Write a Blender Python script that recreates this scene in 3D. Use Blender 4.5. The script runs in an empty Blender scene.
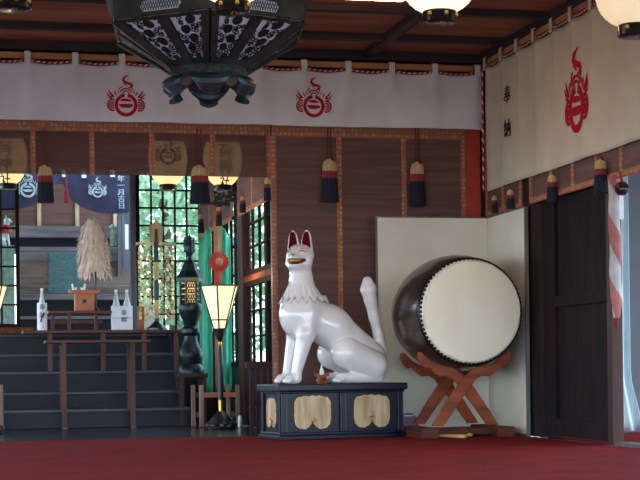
import bpy, math, random
import numpy as np
from mathutils import Vector, Matrix
random.seed(7)
C = bpy.context.scene.collection
PI = math.pi
# ------------------------------------------------------------------ camera geometry
F = 1620.0; TH = math.radians(12.7); RO = 0.012; U0 = 320.0; V0 = 368.6
CAM = Vector((0, 0, 0.59))
FW = Vector((math.sin(TH), math.cos(TH), 0)); RH = Vector((math.cos(TH), -math.sin(TH), 0)); UP = Vector((0, 0, 1))
RC = RH*math.cos(RO) - UP*math.sin(RO); UC = UP*math.cos(RO) + RH*math.sin(RO)
def ray(u, v): return FW + RC*((u-U0)/F) + UC*((V0-v)/F)
def PY(u, v, Y): d = ray(u, v); return CAM + d*(Y/d.y)
def PX(u, v, X): d = ray(u, v); return CAM + d*(X/d.x)
def PZ(u, v, z): d = ray(u, v); return CAM + d*((z-CAM.z)/d.z)
def mpp(p): return (Vector(p)-CAM).dot(FW)/F
def ZV(v, u, Y): return PY(u, v, Y).z
# ------------------------------------------------------------------ materials
def lin(c):
    return tuple(((x/255)/12.92 if x/255 <= .04045 else ((x/255+.055)/1.055)**2.4) for x in c)
def mat(name, rgb, rough=.6, metal=0, var=.12, nscale=8, bump=0, bscale=40, coat=0, emit=None, estr=0, stretch=(1,1,1), trans=0, alpha=1, rgb2=None, spec=.5):
    m = bpy.data.materials.new(name); m.use_nodes = True
    nt = m.node_tree; b = nt.nodes['Principled BSDF']; L = nt.links
    tc = nt.nodes.new('ShaderNodeTexCoord'); mp = nt.nodes.new('ShaderNodeMapping'); mp.inputs['Scale'].default_value = stretch
    L.new(tc.outputs['Object'], mp.inputs[0])
    nz = nt.nodes.new('ShaderNodeTexNoise'); nz.inputs['Scale'].default_value = nscale; nz.inputs['Detail'].default_value = 5
    L.new(mp.outputs[0], nz.inputs['Vector'])
    mx = nt.nodes.new('ShaderNodeMix'); mx.data_type = 'RGBA'
    c = lin(rgb); c2 = lin(rgb2) if rgb2 else tuple(x*(1-var*2) for x in c); c1 = c if rgb2 else tuple(min(1, x*(1+var)) for x in c)
    mx.inputs[6].default_value = (*c1, 1); mx.inputs[7].default_value = (*c2, 1)
    rp = nt.nodes.new('ShaderNodeMapRange'); rp.inputs[1].default_value = .35; rp.inputs[2].default_value = .65
    L.new(nz.outputs['Fac'], rp.inputs[0]); L.new(rp.outputs[0], mx.inputs[0]); L.new(mx.outputs[2], b.inputs['Base Color'])
    b.inputs['Roughness'].default_value = rough; b.inputs['Metallic'].default_value = metal
    b.inputs['Coat Weight'].default_value = coat; b.inputs['Coat Roughness'].default_value = .12
    b.inputs['Specular IOR Level'].default_value = spec
    b.inputs['Transmission Weight'].default_value = trans; b.inputs['Alpha'].default_value = alpha
    if emit: b.inputs['Emission Color'].default_value = (*lin(emit), 1); b.inputs['Emission Strength'].default_value = estr
    if bump:
        n2 = nt.nodes.new('ShaderNodeTexNoise'); n2.inputs['Scale'].default_value = bscale; L.new(mp.outputs[0], n2.inputs['Vector'])
        bp = nt.nodes.new('ShaderNodeBump'); bp.inputs['Strength'].default_value = bump; bp.inputs['Distance'].default_value = .01
        L.new(n2.outputs['Fac'], bp.inputs['Height']); L.new(bp.outputs[0], b.inputs['Normal'])
    m['mx'] = 1
    return m
def wood(name, rgb, rgb2, axis='x', rough=.5, coat=0, scale=6, bump=.2, spec=.25):
    st = {'x': (.12, 1, 1), 'y': (1, .12, 1), 'z': (1, 1, .12)}[axis]
    return mat(name, rgb, rough, rgb2=rgb2, nscale=scale*2.2, stretch=st, bump=bump, bscale=40, coat=coat, spec=spec)
M = {}
M['carpet'] = mat('red felt carpet', (126, 25, 28), .95, var=.1, nscale=3, bump=.6, bscale=300, spec=.1)
M['lacquer'] = mat('black lacquered boards', (26, 30, 40), .25, var=.25, nscale=4, coat=.3)
M['step'] = mat('dark step boards', (34, 36, 46), .42, rgb2=(24, 25, 32), nscale=5, stretch=(.1, 1, 1), bump=.1, spec=.2)
M['step_edge'] = mat('highlit step nosing', (48, 52, 64), .4, rgb2=(30, 32, 42), nscale=5, stretch=(.2, 1, 1))  # lighter board colour paints in the highlights along the step nosings
M['ceil'] = wood('ceiling planks', (168, 108, 86), (136, 84, 66), 'x', .7, scale=3)
M['beam'] = wood('dark ceiling beam', (66, 52, 56), (48, 38, 42), 'x', .6)
M['post'] = wood('dark brown post', (52, 40, 38), (34, 27, 29), 'z', .75, spec=.1)
M['door'] = wood('dark panelled door', (40, 29, 29), (28, 22, 24), 'z', .75, spec=.1)
M['doorr'] = wood('reddish brown edge', (72, 42, 36), (54, 34, 32), 'z', .5)
M['bar'] = wood('pale hanging bar wood', (190, 140, 96), (165, 112, 74), 'x', .5)
M['redpost'] = mat('vermilion painted post', (190, 66, 44), .45, var=.08)
M['cloth'] = mat('white cotton curtain', (222, 220, 222), .9, var=.04, nscale=3, bump=.15, bscale=200, spec=.1)
M['cloth2'] = mat('cream cotton curtain', (206, 194, 172), .9, var=.04, nscale=3, bump=.15, bscale=200, spec=.1)
M['crest'] = mat('red dyed crest', (178, 28, 46), .9, var=.05, spec=.1)
M['ink'] = mat('black ink', (22, 22, 30), .8, var=.02)
M['ropered'] = mat('red cord', (170, 28, 44), .8)
M['ropewhite'] = mat('white cord', (225, 210, 212), .8)
M['navy'] = mat('navy tassel thread', (26, 28, 44), .9, nscale=60, stretch=(1, 1, .05), var=.3, bump=.6, bscale=120)
M['gold thread'] = mat('straw coloured thread', (196, 166, 116), .8, nscale=60, stretch=(1, 1, .1), var=.15)
M['redthread'] = mat('red tassel thread', (140, 44, 42), .85, nscale=60, stretch=(1, 1, .1))
M['darkcord'] = mat('dark red cord', (112, 34, 36), .8)
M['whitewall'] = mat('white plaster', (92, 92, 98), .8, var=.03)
M['screen'] = mat('cream paper screen', (232, 224, 204), .8, rgb2=(220, 212, 192), nscale=2.2)
M['screenedge'] = wood('grey screen frame', (124, 118, 112), (96, 90, 88), 'z')
M['fox'] = mat('glossy white lacquer', (236, 230, 228), .18, var=.02, coat=.6)
M['foxline'] = mat('faded gold line', (150, 140, 112), .6)
M['earred'] = mat('maroon ear lining', (92, 14, 24), .9, spec=.05)
M['mouth'] = mat('brown red mouth lining', (92, 30, 20), .3)
M['gold'] = mat('polished gold', (226, 178, 84), .28, metal=.9, var=.15, nscale=30)
M['oldgold'] = mat('worn gold leaf', (204, 180, 140), .55, metal=.2, rgb2=(156, 130, 96), nscale=14, stretch=(1.5, 1.5, .25), bump=.1)
M['platg'] = mat('dull gold plates', (206, 176, 118), .4, metal=.6, var=.2, nscale=30)
M['brass'] = mat('brass', (190, 150, 70), .3, metal=.9)
M['pedestal'] = mat('blue black lacquer', (12, 15, 38), .4, var=.2, nscale=5, coat=.05, spec=.3)
M['pededge'] = mat('worn lacquer edge', (70, 66, 76), .4)
M['drumbody'] = wood('dark drum barrel', (62, 44, 40), (36, 26, 26), 'y', .3, coat=.4)
M['drumskin'] = mat('pale drum skin', (246, 236, 210), .6, rgb2=(240, 228, 200), nscale=2.5, stretch=(1.6, 1, .8))
M['skinrim'] = mat('pale skin rim', (240, 228, 204), .6)
M['tack'] = mat('black iron tack', (20, 20, 22), .3, metal=.4)
M['stand'] = wood('red brown stand wood', (164, 80, 42), (116, 54, 30), 'x', .5)
M['standdark'] = wood('dark foot wood', (104, 50, 36), (72, 34, 26), 'y', .6)
M['bronze'] = mat('aged bronze', (70, 72, 70), .55, metal=.45, rgb2=(44, 47, 48), nscale=7, bump=.3, bscale=25)
M['patina'] = mat('blue green patina bronze', (78, 104, 116), .4, metal=.5, rgb2=(58, 50, 52), nscale=4, stretch=(.6, .6, 2), bump=.2)
M['dkbronze'] = mat('dark bronze tracery', (48, 50, 56), .5, metal=.5)
M['lantpaper'] = mat('pale panel behind tracery', (214, 220, 240), .9, var=.05)
M['lampshade'] = mat('glowing lamp paper', (250, 235, 200), .8, var=.02, emit=(255, 216, 150), estr=.46)
M['lampframe'] = mat('black brown lamp frame', (30, 20, 22), .4)
M['paperlamp'] = mat('lit ribbed lantern paper', (250, 240, 215), .8, var=.02, emit=(255, 236, 205), estr=.46)
M['paperdim'] = mat('faintly glowing ribbed lantern paper', (236, 228, 206), .8, var=.03, emit=(255, 220, 170), estr=.25)  # weak emission makes this lantern paper glow
M['paperwarm'] = mat('warm lit lantern paper', (250, 225, 180), .8, var=.02, emit=(255, 216, 150), estr=.42)
M['black'] = mat('black lacquer', (18, 18, 24), .3, coat=.3)
M['teal'] = mat('dark teal metal', (22, 44, 47), .35, metal=.4, var=.3, nscale=10)
M['green'] = mat('green silk', (70, 190, 158), .6, rgb2=(50, 160, 130), nscale=6, stretch=(3, 3, .3))
M['brownstrip'] = mat('brown silk strip', (176, 116, 88), .7)
M['redstrip'] = mat('red silk strip', (190, 50, 42), .7)
M['lightwood'] = wood('pale worn wood', (150, 122, 104), (118, 90, 76), 'z')
M['midwood'] = wood('brown table wood', (108, 70, 58), (80, 50, 44), 'x')
M['legwood'] = wood('brown leg wood', (98, 64, 54), (72, 46, 40), 'z')
M['greywood'] = wood('weathered grey wood', (124, 118, 116), (86, 80, 80), 'x')
M['greyz'] = wood('weathered grey pillar', (104, 104, 108), (76, 74, 78), 'z')
M['brnboard'] = wood('brown shrine boards', (120, 100, 88), (88, 74, 68), 'x')
M['greenbroc'] = mat('dull green brocade', (74, 110, 108), .8, var=.15, nscale=40)
M['purple'] = mat('purple curtain cloth', (64, 60, 86), .85, rgb2=(48, 46, 68), nscale=4)
M['lilac'] = mat('pale print on purple', (190, 205, 205), .85)
M['straw'] = mat('dry pampas plumes', (252, 236, 220), .9, rgb2=(232, 210, 194), nscale=20, bump=.5, bscale=60)
M['hinoki'] = wood('orange offering wood', (196, 122, 84), (168, 96, 64), 'x')
M['paper'] = mat('white paper', (226, 228, 240), .8, var=.03)
M['bottleg'] = mat('clear pale glass bottle', (190, 205, 208), .12, var=.05, coat=.5)
M['stone'] = mat('pale green stone', (158, 178, 158), .8, var=.12, nscale=20, bump=.2)
M['whitecer'] = mat('white ceramic', (232, 236, 238), .3, var=.03)
M['bluebox'] = mat('pale blue box', (110, 142, 160), .6)
M['drape'] = mat('pale drape', (206, 222, 226), .9, var=.03)
M['violet'] = mat('violet silk', (120, 84, 130), .5, rgb2=(170, 140, 175), nscale=12)
M['leafdk'] = mat('dark sakaki leaves', (48, 66, 58), .5, var=.3, nscale=10)
M['bark'] = mat('tree bark', (110, 98, 84), .9, var=.3, nscale=10, bump=.5)
M['ground'] = mat('dark stone paving', (92, 90, 86), .95, var=.12, nscale=6)
M['bamboo'] = mat('bamboo sticks', (206, 164, 104), .5)
M['inner wall'] = wood('inner wall boards', (104, 74, 62), (78, 54, 46), 'z')
M['pinkstripe'] = mat('faded red cloth', (170, 104, 98), .85)
M['creamstripe'] = mat('cream cloth', (186, 180, 174), .85)
M['bell'] = mat('dark brown bell', (78, 44, 40), .3, metal=.4)
M['lightpanel'] = mat('lit ceiling diffuser', (255, 240, 220), .5, emit=(255, 206, 150), estr=9)
M['window frame'] = wood('dark lattice frame', (46, 32, 30), (32, 24, 25), 'z', .8, spec=.05)
M['orangewood'] = wood('orange brown rail', (130, 76, 50), (96, 54, 38), 'y', .8, spec=.05)
def leafmat(name, rgb, rgb2):
    m = mat(name, rgb, .6, rgb2=rgb2, nscale=3)
    nt = m.node_tree; b = nt.nodes['Principled BSDF']; out = nt.nodes['Material Output']
    tr = nt.nodes.new('ShaderNodeBsdfTranslucent'); tr.inputs[0].default_value = (*lin(rgb), 1)
    mx = nt.nodes.new('ShaderNodeMixShader'); mx.inputs[0].default_value = .45
    nt.links.new(b.outputs[0], mx.inputs[1]); nt.links.new(tr.outputs[0], mx.inputs[2]); nt.links.new(mx.outputs[0], out.inputs[0]); return m
M['leaf'] = leafmat('sunlit leaves', (158, 184, 148), (100, 134, 104))
M['leaf2'] = leafmat('deep green leaves', (120, 160, 116), (76, 114, 84))
def blindmat(name, rgb, thru):
    m = mat(name, rgb, .8, rgb2=tuple(int(x*.82) for x in rgb), nscale=5, stretch=(.3, .3, 5))
    nt = m.node_tree; b = nt.nodes['Principled BSDF']; out = nt.nodes['Material Output']; L = nt.links
    tc = nt.nodes.new('ShaderNodeTexCoord'); w = nt.nodes.new('ShaderNodeTexWave'); w.bands_direction = 'Z'; w.inputs['Scale'].default_value = 38
    L.new(tc.outputs['Object'], w.inputs['Vector'])
    mr = nt.nodes.new('ShaderNodeMapRange'); mr.inputs[1].default_value = 0; mr.inputs[2].default_value = 1; mr.inputs[3].default_value = 1-thru*1.6; mr.inputs[4].default_value = 1-thru*.4
    L.new(w.outputs['Fac'], mr.inputs[0]); L.new(mr.outputs[0], b.inputs['Alpha']); return m
M['blind'] = blindmat('split bamboo blind', (112, 78, 68), .0)
M['blindthin'] = blindmat('see through bamboo blind', (116, 76, 64), .22)
def brocmat():
    m = mat('orange brocade', (172, 110, 78), .7, var=.05)
    nt = m.node_tree; b = nt.nodes['Principled BSDF']; L = nt.links
    tc = nt.nodes.new('ShaderNodeTexCoord'); vo = nt.nodes.new('ShaderNodeTexVoronoi'); vo.inputs['Scale'].default_value = 26; vo.inputs['Randomness'].default_value = .25
    L.new(tc.outputs['Object'], vo.inputs['Vector'])
    cr = nt.nodes.new('ShaderNodeValToRGB'); e = cr.color_ramp.elements
    e[0].position = .28; e[0].color = (*lin((196, 138, 108)), 1); e[1].position = .5; e[1].color = (*lin((160, 96, 66)), 1)
    L.new(vo.outputs['Distance'], cr.inputs[0]); L.new(cr.outputs[0], b.inputs['Base Color']); return m
M['brocade'] = brocmat()
def glassmat():
    m = bpy.data.materials.new('window glass'); m.use_nodes = True; nt = m.node_tree; nt.nodes.remove(nt.nodes['Principled BSDF']); out = nt.nodes['Material Output']
    t = nt.nodes.new('ShaderNodeBsdfTransparent'); g = nt.nodes.new('ShaderNodeBsdfGlossy'); g.inputs['Roughness'].default_value = .03
    fr = nt.nodes.new('ShaderNodeFresnel'); fr.inputs[0].default_value = 1.22; mx = nt.nodes.new('ShaderNodeMixShader')
    t.inputs[0].default_value = (.86, .92, .9, 1)
    ge = nt.nodes.new('ShaderNodeNewGeometry'); mu = nt.nodes.new('ShaderNodeMath'); mu.operation = 'MULTIPLY'; iv = nt.nodes.new('ShaderNodeMath'); iv.operation = 'SUBTRACT'; iv.inputs[0].default_value = 1
    nt.links.new(ge.outputs['Backfacing'], iv.inputs[1]); nt.links.new(fr.outputs[0], mu.inputs[0]); nt.links.new(iv.outputs[0], mu.inputs[1])
    nt.links.new(mu.outputs[0], mx.inputs[0]); nt.links.new(t.outputs[0], mx.inputs[1]); nt.links.new(g.outputs[0], mx.inputs[2]); nt.links.new(mx.outputs[0], out.inputs[0]); return m
M['glass'] = glassmat()
# ------------------------------------------------------------------ mesh builder
class MB:
    def __init__(s): s.v = []; s.f = []; s.mi = []
    def add(s, vs, fs, mi=0):
        o = len(s.v); s.v += [tuple(p) for p in vs]; s.f += [tuple(i+o for i in f) for f in fs]; s.mi += [mi]*len(fs); return s
    def box(s, c, d, rz=0, mi=0, rot=None):
        hx, hy, hz = d[0]/2, d[1]/2, d[2]/2
        R = rot if rot is not None else Matrix.Rotation(rz, 3, 'Z')
        vs = [Vector(c)+R@Vector((x*hx, y*hy, z*hz)) for z in (-1, 1) for x, y in ((-1, -1), (1, -1), (1, 1), (-1, 1))]
        return s.add(vs, [(3, 2, 1, 0), (4, 5, 6, 7), (0, 1, 5, 4), (1, 2, 6, 5), (2, 3, 7, 6), (3, 0, 4, 7)], mi)
    def b2(s, a, b, mi=0):
        return s.box(((a[0]+b[0])/2, (a[1]+b[1])/2, (a[2]+b[2])/2), (abs(a[0]-b[0]), abs(a[1]-b[1]), abs(a[2]-b[2])), mi=mi)
    def bar(s, p, q, w, d, mi=0, up=(0, 1, 0)):
        p = Vector(p); q = Vector(q); z = (q-p); L = z.length; z.normalize(); y = Vector(up); y = (y-z*y.dot(z)); y.normalize(); x = y.cross(z)
        R = Matrix((x, y, z)).transposed(); return s.box((p+q)/2, (w, d, L), rot=R, mi=mi)
    def lathe(s, prof, c=(0, 0, 0), n=24, axis='z', sx=1, sy=1, mi=0, a0=0):
        vs = []; fs = []; m = len(prof)
        for r, h in prof:
            for k in range(n):
                a = a0+2*PI*k/n; x, y = r*math.cos(a)*sx, r*math.sin(a)*sy
                p = {'z': (x, y, h), 'y': (x, h, y), 'x': (h, x, y)}[axis]
                vs.append((c[0]+p[0], c[1]+p[1], c[2]+p[2]))
        for j in range(m-1):
            for k in range(n):
                a, b = j*n+k, j*n+(k+1) % n; f = (a, b, b+n, a+n); fs.append(f if axis == 'z' else f[::-1])
        fs.append(tuple(range(n))[::-1] if axis == 'z' else tuple(range(n))); fs.append(tuple(range((m-1)*n, m*n)) if axis == 'z' else tuple(range((m-1)*n, m*n))[::-1])
        return s.add(vs, fs, mi)
    def tube(s, pts, r, n=8, mi=0, mif=None):
        pts = [Vector(p) for p in pts]; vs = []; fs = []; mm = []
        N = len(pts); prev = None
        for i, p in enumerate(pts):
            t = (pts[min(i+1, N-1)]-pts[max(i-1, 0)]).normalized()
            if prev is None: a = t.orthogonal().normalized()
            else: a = (prev-t*prev.dot(t)).normalized()
            prev = a; b = t.cross(a); rr = r[i] if isinstance(r, (list, tuple)) else r
            for k in range(n):
                g = 2*PI*k/n; vs.append(p+a*(rr*math.cos(g))+b*(rr*math.sin(g)))
        o = len(s.v); s.v += [tuple(p) for p in vs]
        for i in range(N-1):
            for k in range(n):
                a = i*n+k; b = i*n+(k+1) % n; s.f.append((a+o, b+o, b+n+o, a+n+o)); s.mi.append(mif(i, k) if mif else mi)
        s.f.append(tuple(range(n-1, -1, -1)[j]+o for j in range(n))); s.mi.append(mi)
        s.f.append(tuple((N-1)*n+j+o for j in range(n))); s.mi.append(mi); return s
    def prism(s, pts, y0, y1, mi=0, fn=None):          # outline in (x,z), extruded along y
        n = len(pts); fn = fn or (lambda x, y, z: (x, y, z))
        vs = [fn(x, y0, z) for x, z in pts]+[fn(x, y1, z) for x, z in pts]
        return s.add(vs, [tuple(range(n)), tuple(range(2*n-1, n-1, -1))]+[(i, i+n, (i+1) % n+n, (i+1) % n) for i in range(n)], mi)
    def ell(s, c, r, n=16, m=10, mi=0):
        vs = []; fs = []
        for j in range(m+1):
            t = PI*j/m
            for k in range(n):
                a = 2*PI*k/n; vs.append((c[0]+r[0]*math.sin(t)*math.cos(a), c[1]+r[1]*math.sin(t)*math.sin(a), c[2]+r[2]*math.cos(t)))
        for j in range(m):
            for k in range(n):
                a, b = j*n+k, j*n+(k+1) % n; fs.append((a, a+n, b+n, b))
        return s.add(vs, fs, mi)
    def ribbon(s, pts, w, fn, mi=0, th=.004, closed=False):   # 2D strip; fn(x,z,off)->3D
        P = [Vector((p[0], p[1])) for p in pts]; N = len(P); vs = []
        for i, p in enumerate(P):
            a = P[(i-1) % N] if closed else P[max(i-1, 0)]; b = P[(i+1) % N] if closed else P[min(i+1, N-1)]
            t = (b-a); t = t.normalized() if t.length > 1e-9 else Vector((1, 0)); nn = Vector((-t.y, t.x)); ww = (w[i] if isinstance(w, (list, tuple)) else w)/2
            for q in (p+nn*ww, p-nn*ww):
                vs.append(fn(q.x, q.y, 0)); vs.append(fn(q.x, q.y, th))
        fs = []
        for i in range(N if closed else N-1):
            j = (i+1) % N; a = 4*i; b = 4*j
            fs += [(a+1, a+3, b+3, b+1), (a, b, b+2, a+2), (a, a+1, b+1, b), (a+2, b+2, b+3, a+3)]
        if not closed: fs += [(0, 2, 3, 1), (4*N-4, 4*N-3, 4*N-1, 4*N-2)]
        return s.add(vs, fs, mi)
    def build(s, name, mats, parent=None, smooth=False, bevel=0, loc=None, mods=None):
        me = bpy.data.meshes.new(name); me.from_pydata([Vector(p) for p in s.v], [], s.f)
        mats = mats if isinstance(mats, (list, tuple)) else [mats]
        for m in mats: me.materials.append(M[m] if isinstance(m, str) else m)
        me.polygons.foreach_set('material_index', s.mi)
        me.update(); me.validate()
        import bmesh
        bm = bmesh.new(); bm.from_mesh(me); bmesh.ops.recalc_face_normals(bm, faces=bm.faces); bm.to_mesh(me); bm.free()
        if smooth:
            me.polygons.foreach_set('use_smooth', [True]*len(me.polygons))
            if smooth != 'all':
                try: me.set_sharp_from_angle(angle=math.radians(38))
                except Exception: pass
        o = bpy.data.objects.new(name, me); C.objects.link(o)
        if parent: o.parent = parent
        if loc: o.location = loc
        if bevel:
            b = o.modifiers.new('bevel', 'BEVEL'); b.width = bevel; b.segments = 2; b.limit_method = 'ANGLE'
        return o
def tag(o, label=None, cat=None, group=None, kind=None):
    if label: o['label'] = label
    if cat: o['category'] = cat
    if group: o['group'] = group
    if kind: o['kind'] = kind
    return o
def thing(name, label, cat, loc=(0, 0, 0), rz=0, group=None):
    o = bpy.data.objects.new(name, None); C.objects.link(o); o.location = loc; o.rotation_euler = (0, 0, rz); o.empty_display_size = .1
    return tag(o, label, cat, group)
def struct(mb, name, mats, parent=None, **k):
    o = mb.build(name, mats, parent, **k)
    if not parent: o['kind'] = 'structure'
    return o
def dup(root, loc=None, rz=None, label=None, group=None):
    r = root.copy(); C.objects.link(r)
    if loc is not None: r.location = loc
    if rz is not None: r.rotation_euler = (0, 0, rz)
    if label: r['label'] = label
    if group: r['group'] = group
    def rec(a, b):
        for ch in list(a.children):
            if ch == b: continue
            c = ch.copy(); C.objects.link(c); c.parent = b; rec(ch, c)
    rec(root, r); return r
def text_mesh(txt, size):
    cu = bpy.data.curves.new('t', 'FONT'); cu.body = txt; cu.size = size; cu.align_x = 'CENTER'; cu.align_y = 'CENTER'; cu.resolution_u = 3
    o = bpy.data.objects.new('t', cu); C.objects.link(o); dg = bpy.context.evaluated_depsgraph_get(); dg.update()
    me = bpy.data.meshes.new_from_object(o.evaluated_get(dg)); vs = [tuple(v.co) for v in me.vertices]; fs = [tuple(p.vertices) for p in me.polygons]
    bpy.data.objects.remove(o); bpy.data.curves.remove(cu); bpy.data.meshes.remove(me); return vs, fs
def add_text(mb, txt, size, x, z, fn, mi=0, th=.003, step=1.1, bold=0):  # vertical writing
    for i, ch in enumerate(txt):
        vs, fs = text_mesh(ch, size)
        for dx in ((0,) if not bold else (-bold, bold)):
            mb.add([fn(x+a+dx, z-i*size*step+b, th) for a, b, c in vs], fs, mi)
def fz(Y): return 0
# ------------------------------------------------------------------ setting
YB = 14.15; XR = 4.76; ZC = 3.42
b = MB().b2((-4, 6.3, -.12), (XR+2.6, YB, -.012)); struct(b, 'floor', 'lacquer')
b = MB().b2((-4, YB, -.12), (3.1, 21.9, -.004)); struct(b, 'floor_inner', 'lacquer')
g = MB(); g.b2((-60, -30, -1.0), (60, 60, -.9)); struct(g, 'ground', 'ground')
c = MB()
c.b2((-3.4, 6.6, -.012), (XR-.05, YB-.05, 0))
tag(c.build('carpet', 'carpet', bevel=.004), 'wide red felt carpet covering the hall floor in front', 'carpet')
c = MB(); c.b2((XR+.12, 9.5, -.012), (6.6, 13.28, 0))
tag(c.build('carpet', 'carpet'), 'strip of red carpet on the side porch beyond the doorway', 'carpet')
struct(MB().b2((-4, 4.1, ZC+.0), (XR+.1, YB+.1, ZC+.13)), 'ceiling', 'ceil')
struct(MB().b2((-4.2, 4.0, 2.3), (XR+2.6, 4.1, ZC+.13)), 'light_block_front', 'beam')  # added unseen eave, hung low to keep sky light off the upper curtain
struct(MB().b2((-4.1, 4.1, 2.3), (-4.0, YB, ZC+.13)), 'light_block_left', 'inner wall')  # added unseen upper wall closing the open left side to darken the curtain
struct(MB().b2((-6, 20.1, 3.75), (2.1, 24, 3.85)), 'light_block_shrine', 'beam')  # unseen roof added to cut the sky light on the inner shrine
struct(MB().b2((XR+.1, 4.1, 2.75), (XR+2.6, 13.42, 2.85)), 'light_block_porch', 'beam')  # unseen porch cover, put in so the wall gets only side light
struct(MB().b2((-4, YB+.1, 3.22), (3.2, 20.0, 3.3)), 'ceiling_inner', 'beam')
for i, Y in enumerate((14.03, 13.3, 12.25, 11.1, 10.0, 8.9, 7.8)):
    struct(MB().b2((-4, Y-.045, ZC-(.085 if i == 0 else .055)), (XR, Y+.045, ZC+.0)), 'trim_%d' % (i+1), 'beam', bevel=.004)
for i, X in enumerate((3.62, .1)):
    struct(MB().b2((X-.045, 4.2, ZC-.065), (X+.045, YB-.1, ZC+.0)), 'trim_%d' % (i+10), 'beam', bevel=.004)
struct(MB().b2((XR-.10, 4.2, ZC-.08), (XR+.02, YB-.1, ZC+.0)), 'trim_13', 'beam')
# back wall: upper band, board part behind the long blind, red post
struct(MB().b2((-4, YB+.05, 2.62), (3.0, YB+.14, ZC+.07)), 'wall_back_upper', 'inner wall')
struct(MB().b2((2.78, YB+.05, -.0), (XR+.1, YB+.14, ZC+.07)), 'wall_back', 'inner wall')
p = PY(475, 200, YB-.02)
struct(MB().b2((4.50, YB-.05, 0), (4.70, YB+.05, 3.05)), 'trim_14', 'redpost')
# right wall
def YX(u, X=XR): return PX(u, 300, X).y
yg0, yg1, yd0, yd1 = YX(524), YX(546), YX(605), YX(615)
struct(MB().b2((XR, yg0, 0), (XR+.1, YB+.1, ZC+.07)), 'wall_right', 'inner wall')
struct(MB().b2((XR, 6.3, 2.28), (XR+.1, yg0, ZC+.07)), 'wall_right_upper', 'inner wall')
struct(MB().b2((XR-.03, yg1, 0), (XR+.12, yg0-.1, 2.3)), 'trim_15', 'post', bevel=.006)
# door
dr = MB(); dr.b2((XR+.01, yd1+.09, .02), (XR+.05, yg1, 2.28)); d = struct(dr, 'door_1', 'door')
fr = MB()
zmid = PX(580, 299, XR).z
yst = YX(557)
for a, bb in ((yst, yg1-.0), ):
    fr.b2((XR-.02, a, .02), (XR+.012, bb, 2.28))
fr.b2((XR-.02, yd1+.09, zmid-.045), (XR+.012, yst, zmid+.045)); fr.b2((XR-.02, yd1+.09, .02), (XR+.012, yst, .16)); fr.b2((XR-.02, yd1+.09, 2.12), (XR+.012, yst, 2.28))
fr.build('door_frame', 'door', d, bevel=.004)
struct(MB().b2((XR-.03, yd1, 0), (XR+.06, yd1+.09, 2.3)), 'trim_16', 'doorr', bevel=.005)
struct(MB().b2((XR-.02, 9.0, -.005), (XR+.12, yd1, .02)), 'trim_17', 'greywood')
# side porch: white wall
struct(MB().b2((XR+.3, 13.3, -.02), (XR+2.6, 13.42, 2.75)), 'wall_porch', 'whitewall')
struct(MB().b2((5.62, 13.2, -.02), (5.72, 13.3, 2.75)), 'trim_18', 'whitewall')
t = thing('hanging_drape', 'pale blue-white drape hanging on the side porch behind the bell rope', 'drape', (0, 12.9, 0))
n_, m_ = 40, 24; vs = []; fs = []; ua, ub = PY(606, 300, 12.9).x, PY(629, 300, 12.9).x
for i in range(n_+1):
    q = i/n_
    for j in range(m_+1):
        w_ = j/m_; vs.append((ua+(ub-ua)*q+(.12*q*max(0, .18-w_)/.18), .03*math.sin(q*17)*(1-.5*w_)+.02*math.sin(q*7+2), .03+w_*2.5))
for i in range(n_):
    for j in range(m_): a = i*(m_+1)+j; fs.append((a, a+m_+1, a+m_+2, a+1))
o = MB().add(vs, fs).build('cloth', 'drape', t, smooth='all'); so_ = o.modifiers.new('s', 'SOLIDIFY'); so_.thickness = .004
MB().b2((ua-.05, -.01, 2.53), (ub+.3, .015, 2.56)).build('hanging_rod', 'greywood', t)
# inner room: steps
pl = (334, 353.6, 371, 391.5, 409)
st = MB(); ed = MB()
Ys = [18.9-.02, 18.45, 18.0, 17.55, 17.1]
zs = [ZV(v, 90, Y) for v, Y in zip(pl, Ys)]
XS0, XS1 = -3.9, PY(190, 400, 17.1).x
ZP = zs[0]
for i, (Y, z) in enumerate(zip(Ys, zs)):
    Yn = Ys[i-1] if i else 19.75
    st.b2((XS0, Y+.015, 0.0), (XS1, Yn+.02, z-.03)); ed.b2((XS0, Y-.015, z-.03), (XS1, Yn+.02, z))
o = struct(st, 'steps', 'step'); ed.build('step_boards', 'step_edge', o, bevel=.004)
struct(MB().b2((XS1, 18.6, 0), (2.99, 19.75, ZP)), 'platform_side', 'step')
# back wall of the inner room with windows
YI = 19.75; XI = 3.0
wz0 = ZV(330, 165, YI); wz1 = 2.95
def lattice(name, x0, x1, z0, z1, Y, nx, nz, wf=.05, wm=.022, sill=None, axis='x', frame='window frame', zl=None):
    fn = (lambda a, d, z: (a, Y+d, z)) if axis == 'x' else (lambda a, d, z: (Y+d, a, z))
    def bb(m, a, b_, c_, d_, t): m.b2(fn(a, -t, c_), fn(b_, t, d_))
    m = MB(); bb(m, x0, x0+wf, z0, z1, .03); bb(m, x1-wf, x1, z0, z1, .03); bb(m, x0+wf, x1-wf, z0, z0+wf, .03); bb(m, x0+wf, x1-wf, z1-wf, z1, .03)
    o = struct(m, name, frame)
    k = MB()
    for i in range(1, nx): x = x0+wf+(x1-x0-2*wf)*i/nx; bb(k, x-wm/2, x+wm/2, z0+wf, z1-wf, .015)
    for j in range(1, nz): z = z0+wf+(z1-z0-2*wf)*j/nz; bb(k, x0+wf, x1-wf, z-wm/2, z+wm/2, .0145)
    k.build('muntins', frame, o)
    g_ = MB(); bb(g_, x0+wf, x1-wf, z0+wf, z1-wf, .002); g_.build('pane', 'glass', o)
    return o
xw0 = PY(137, 300, YI).x
lattice('window_1', xw0, XI-.02, ZP, wz1+.1, YI, 5, 9, wf=.04)
xl1 = PY(20, 300, YI).x; xl0 = xl1-1.62
lattice('window_2', xl0, xl1, wz0+.04, wz1+.1, YI, 9, 8, wf=.045)
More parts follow.
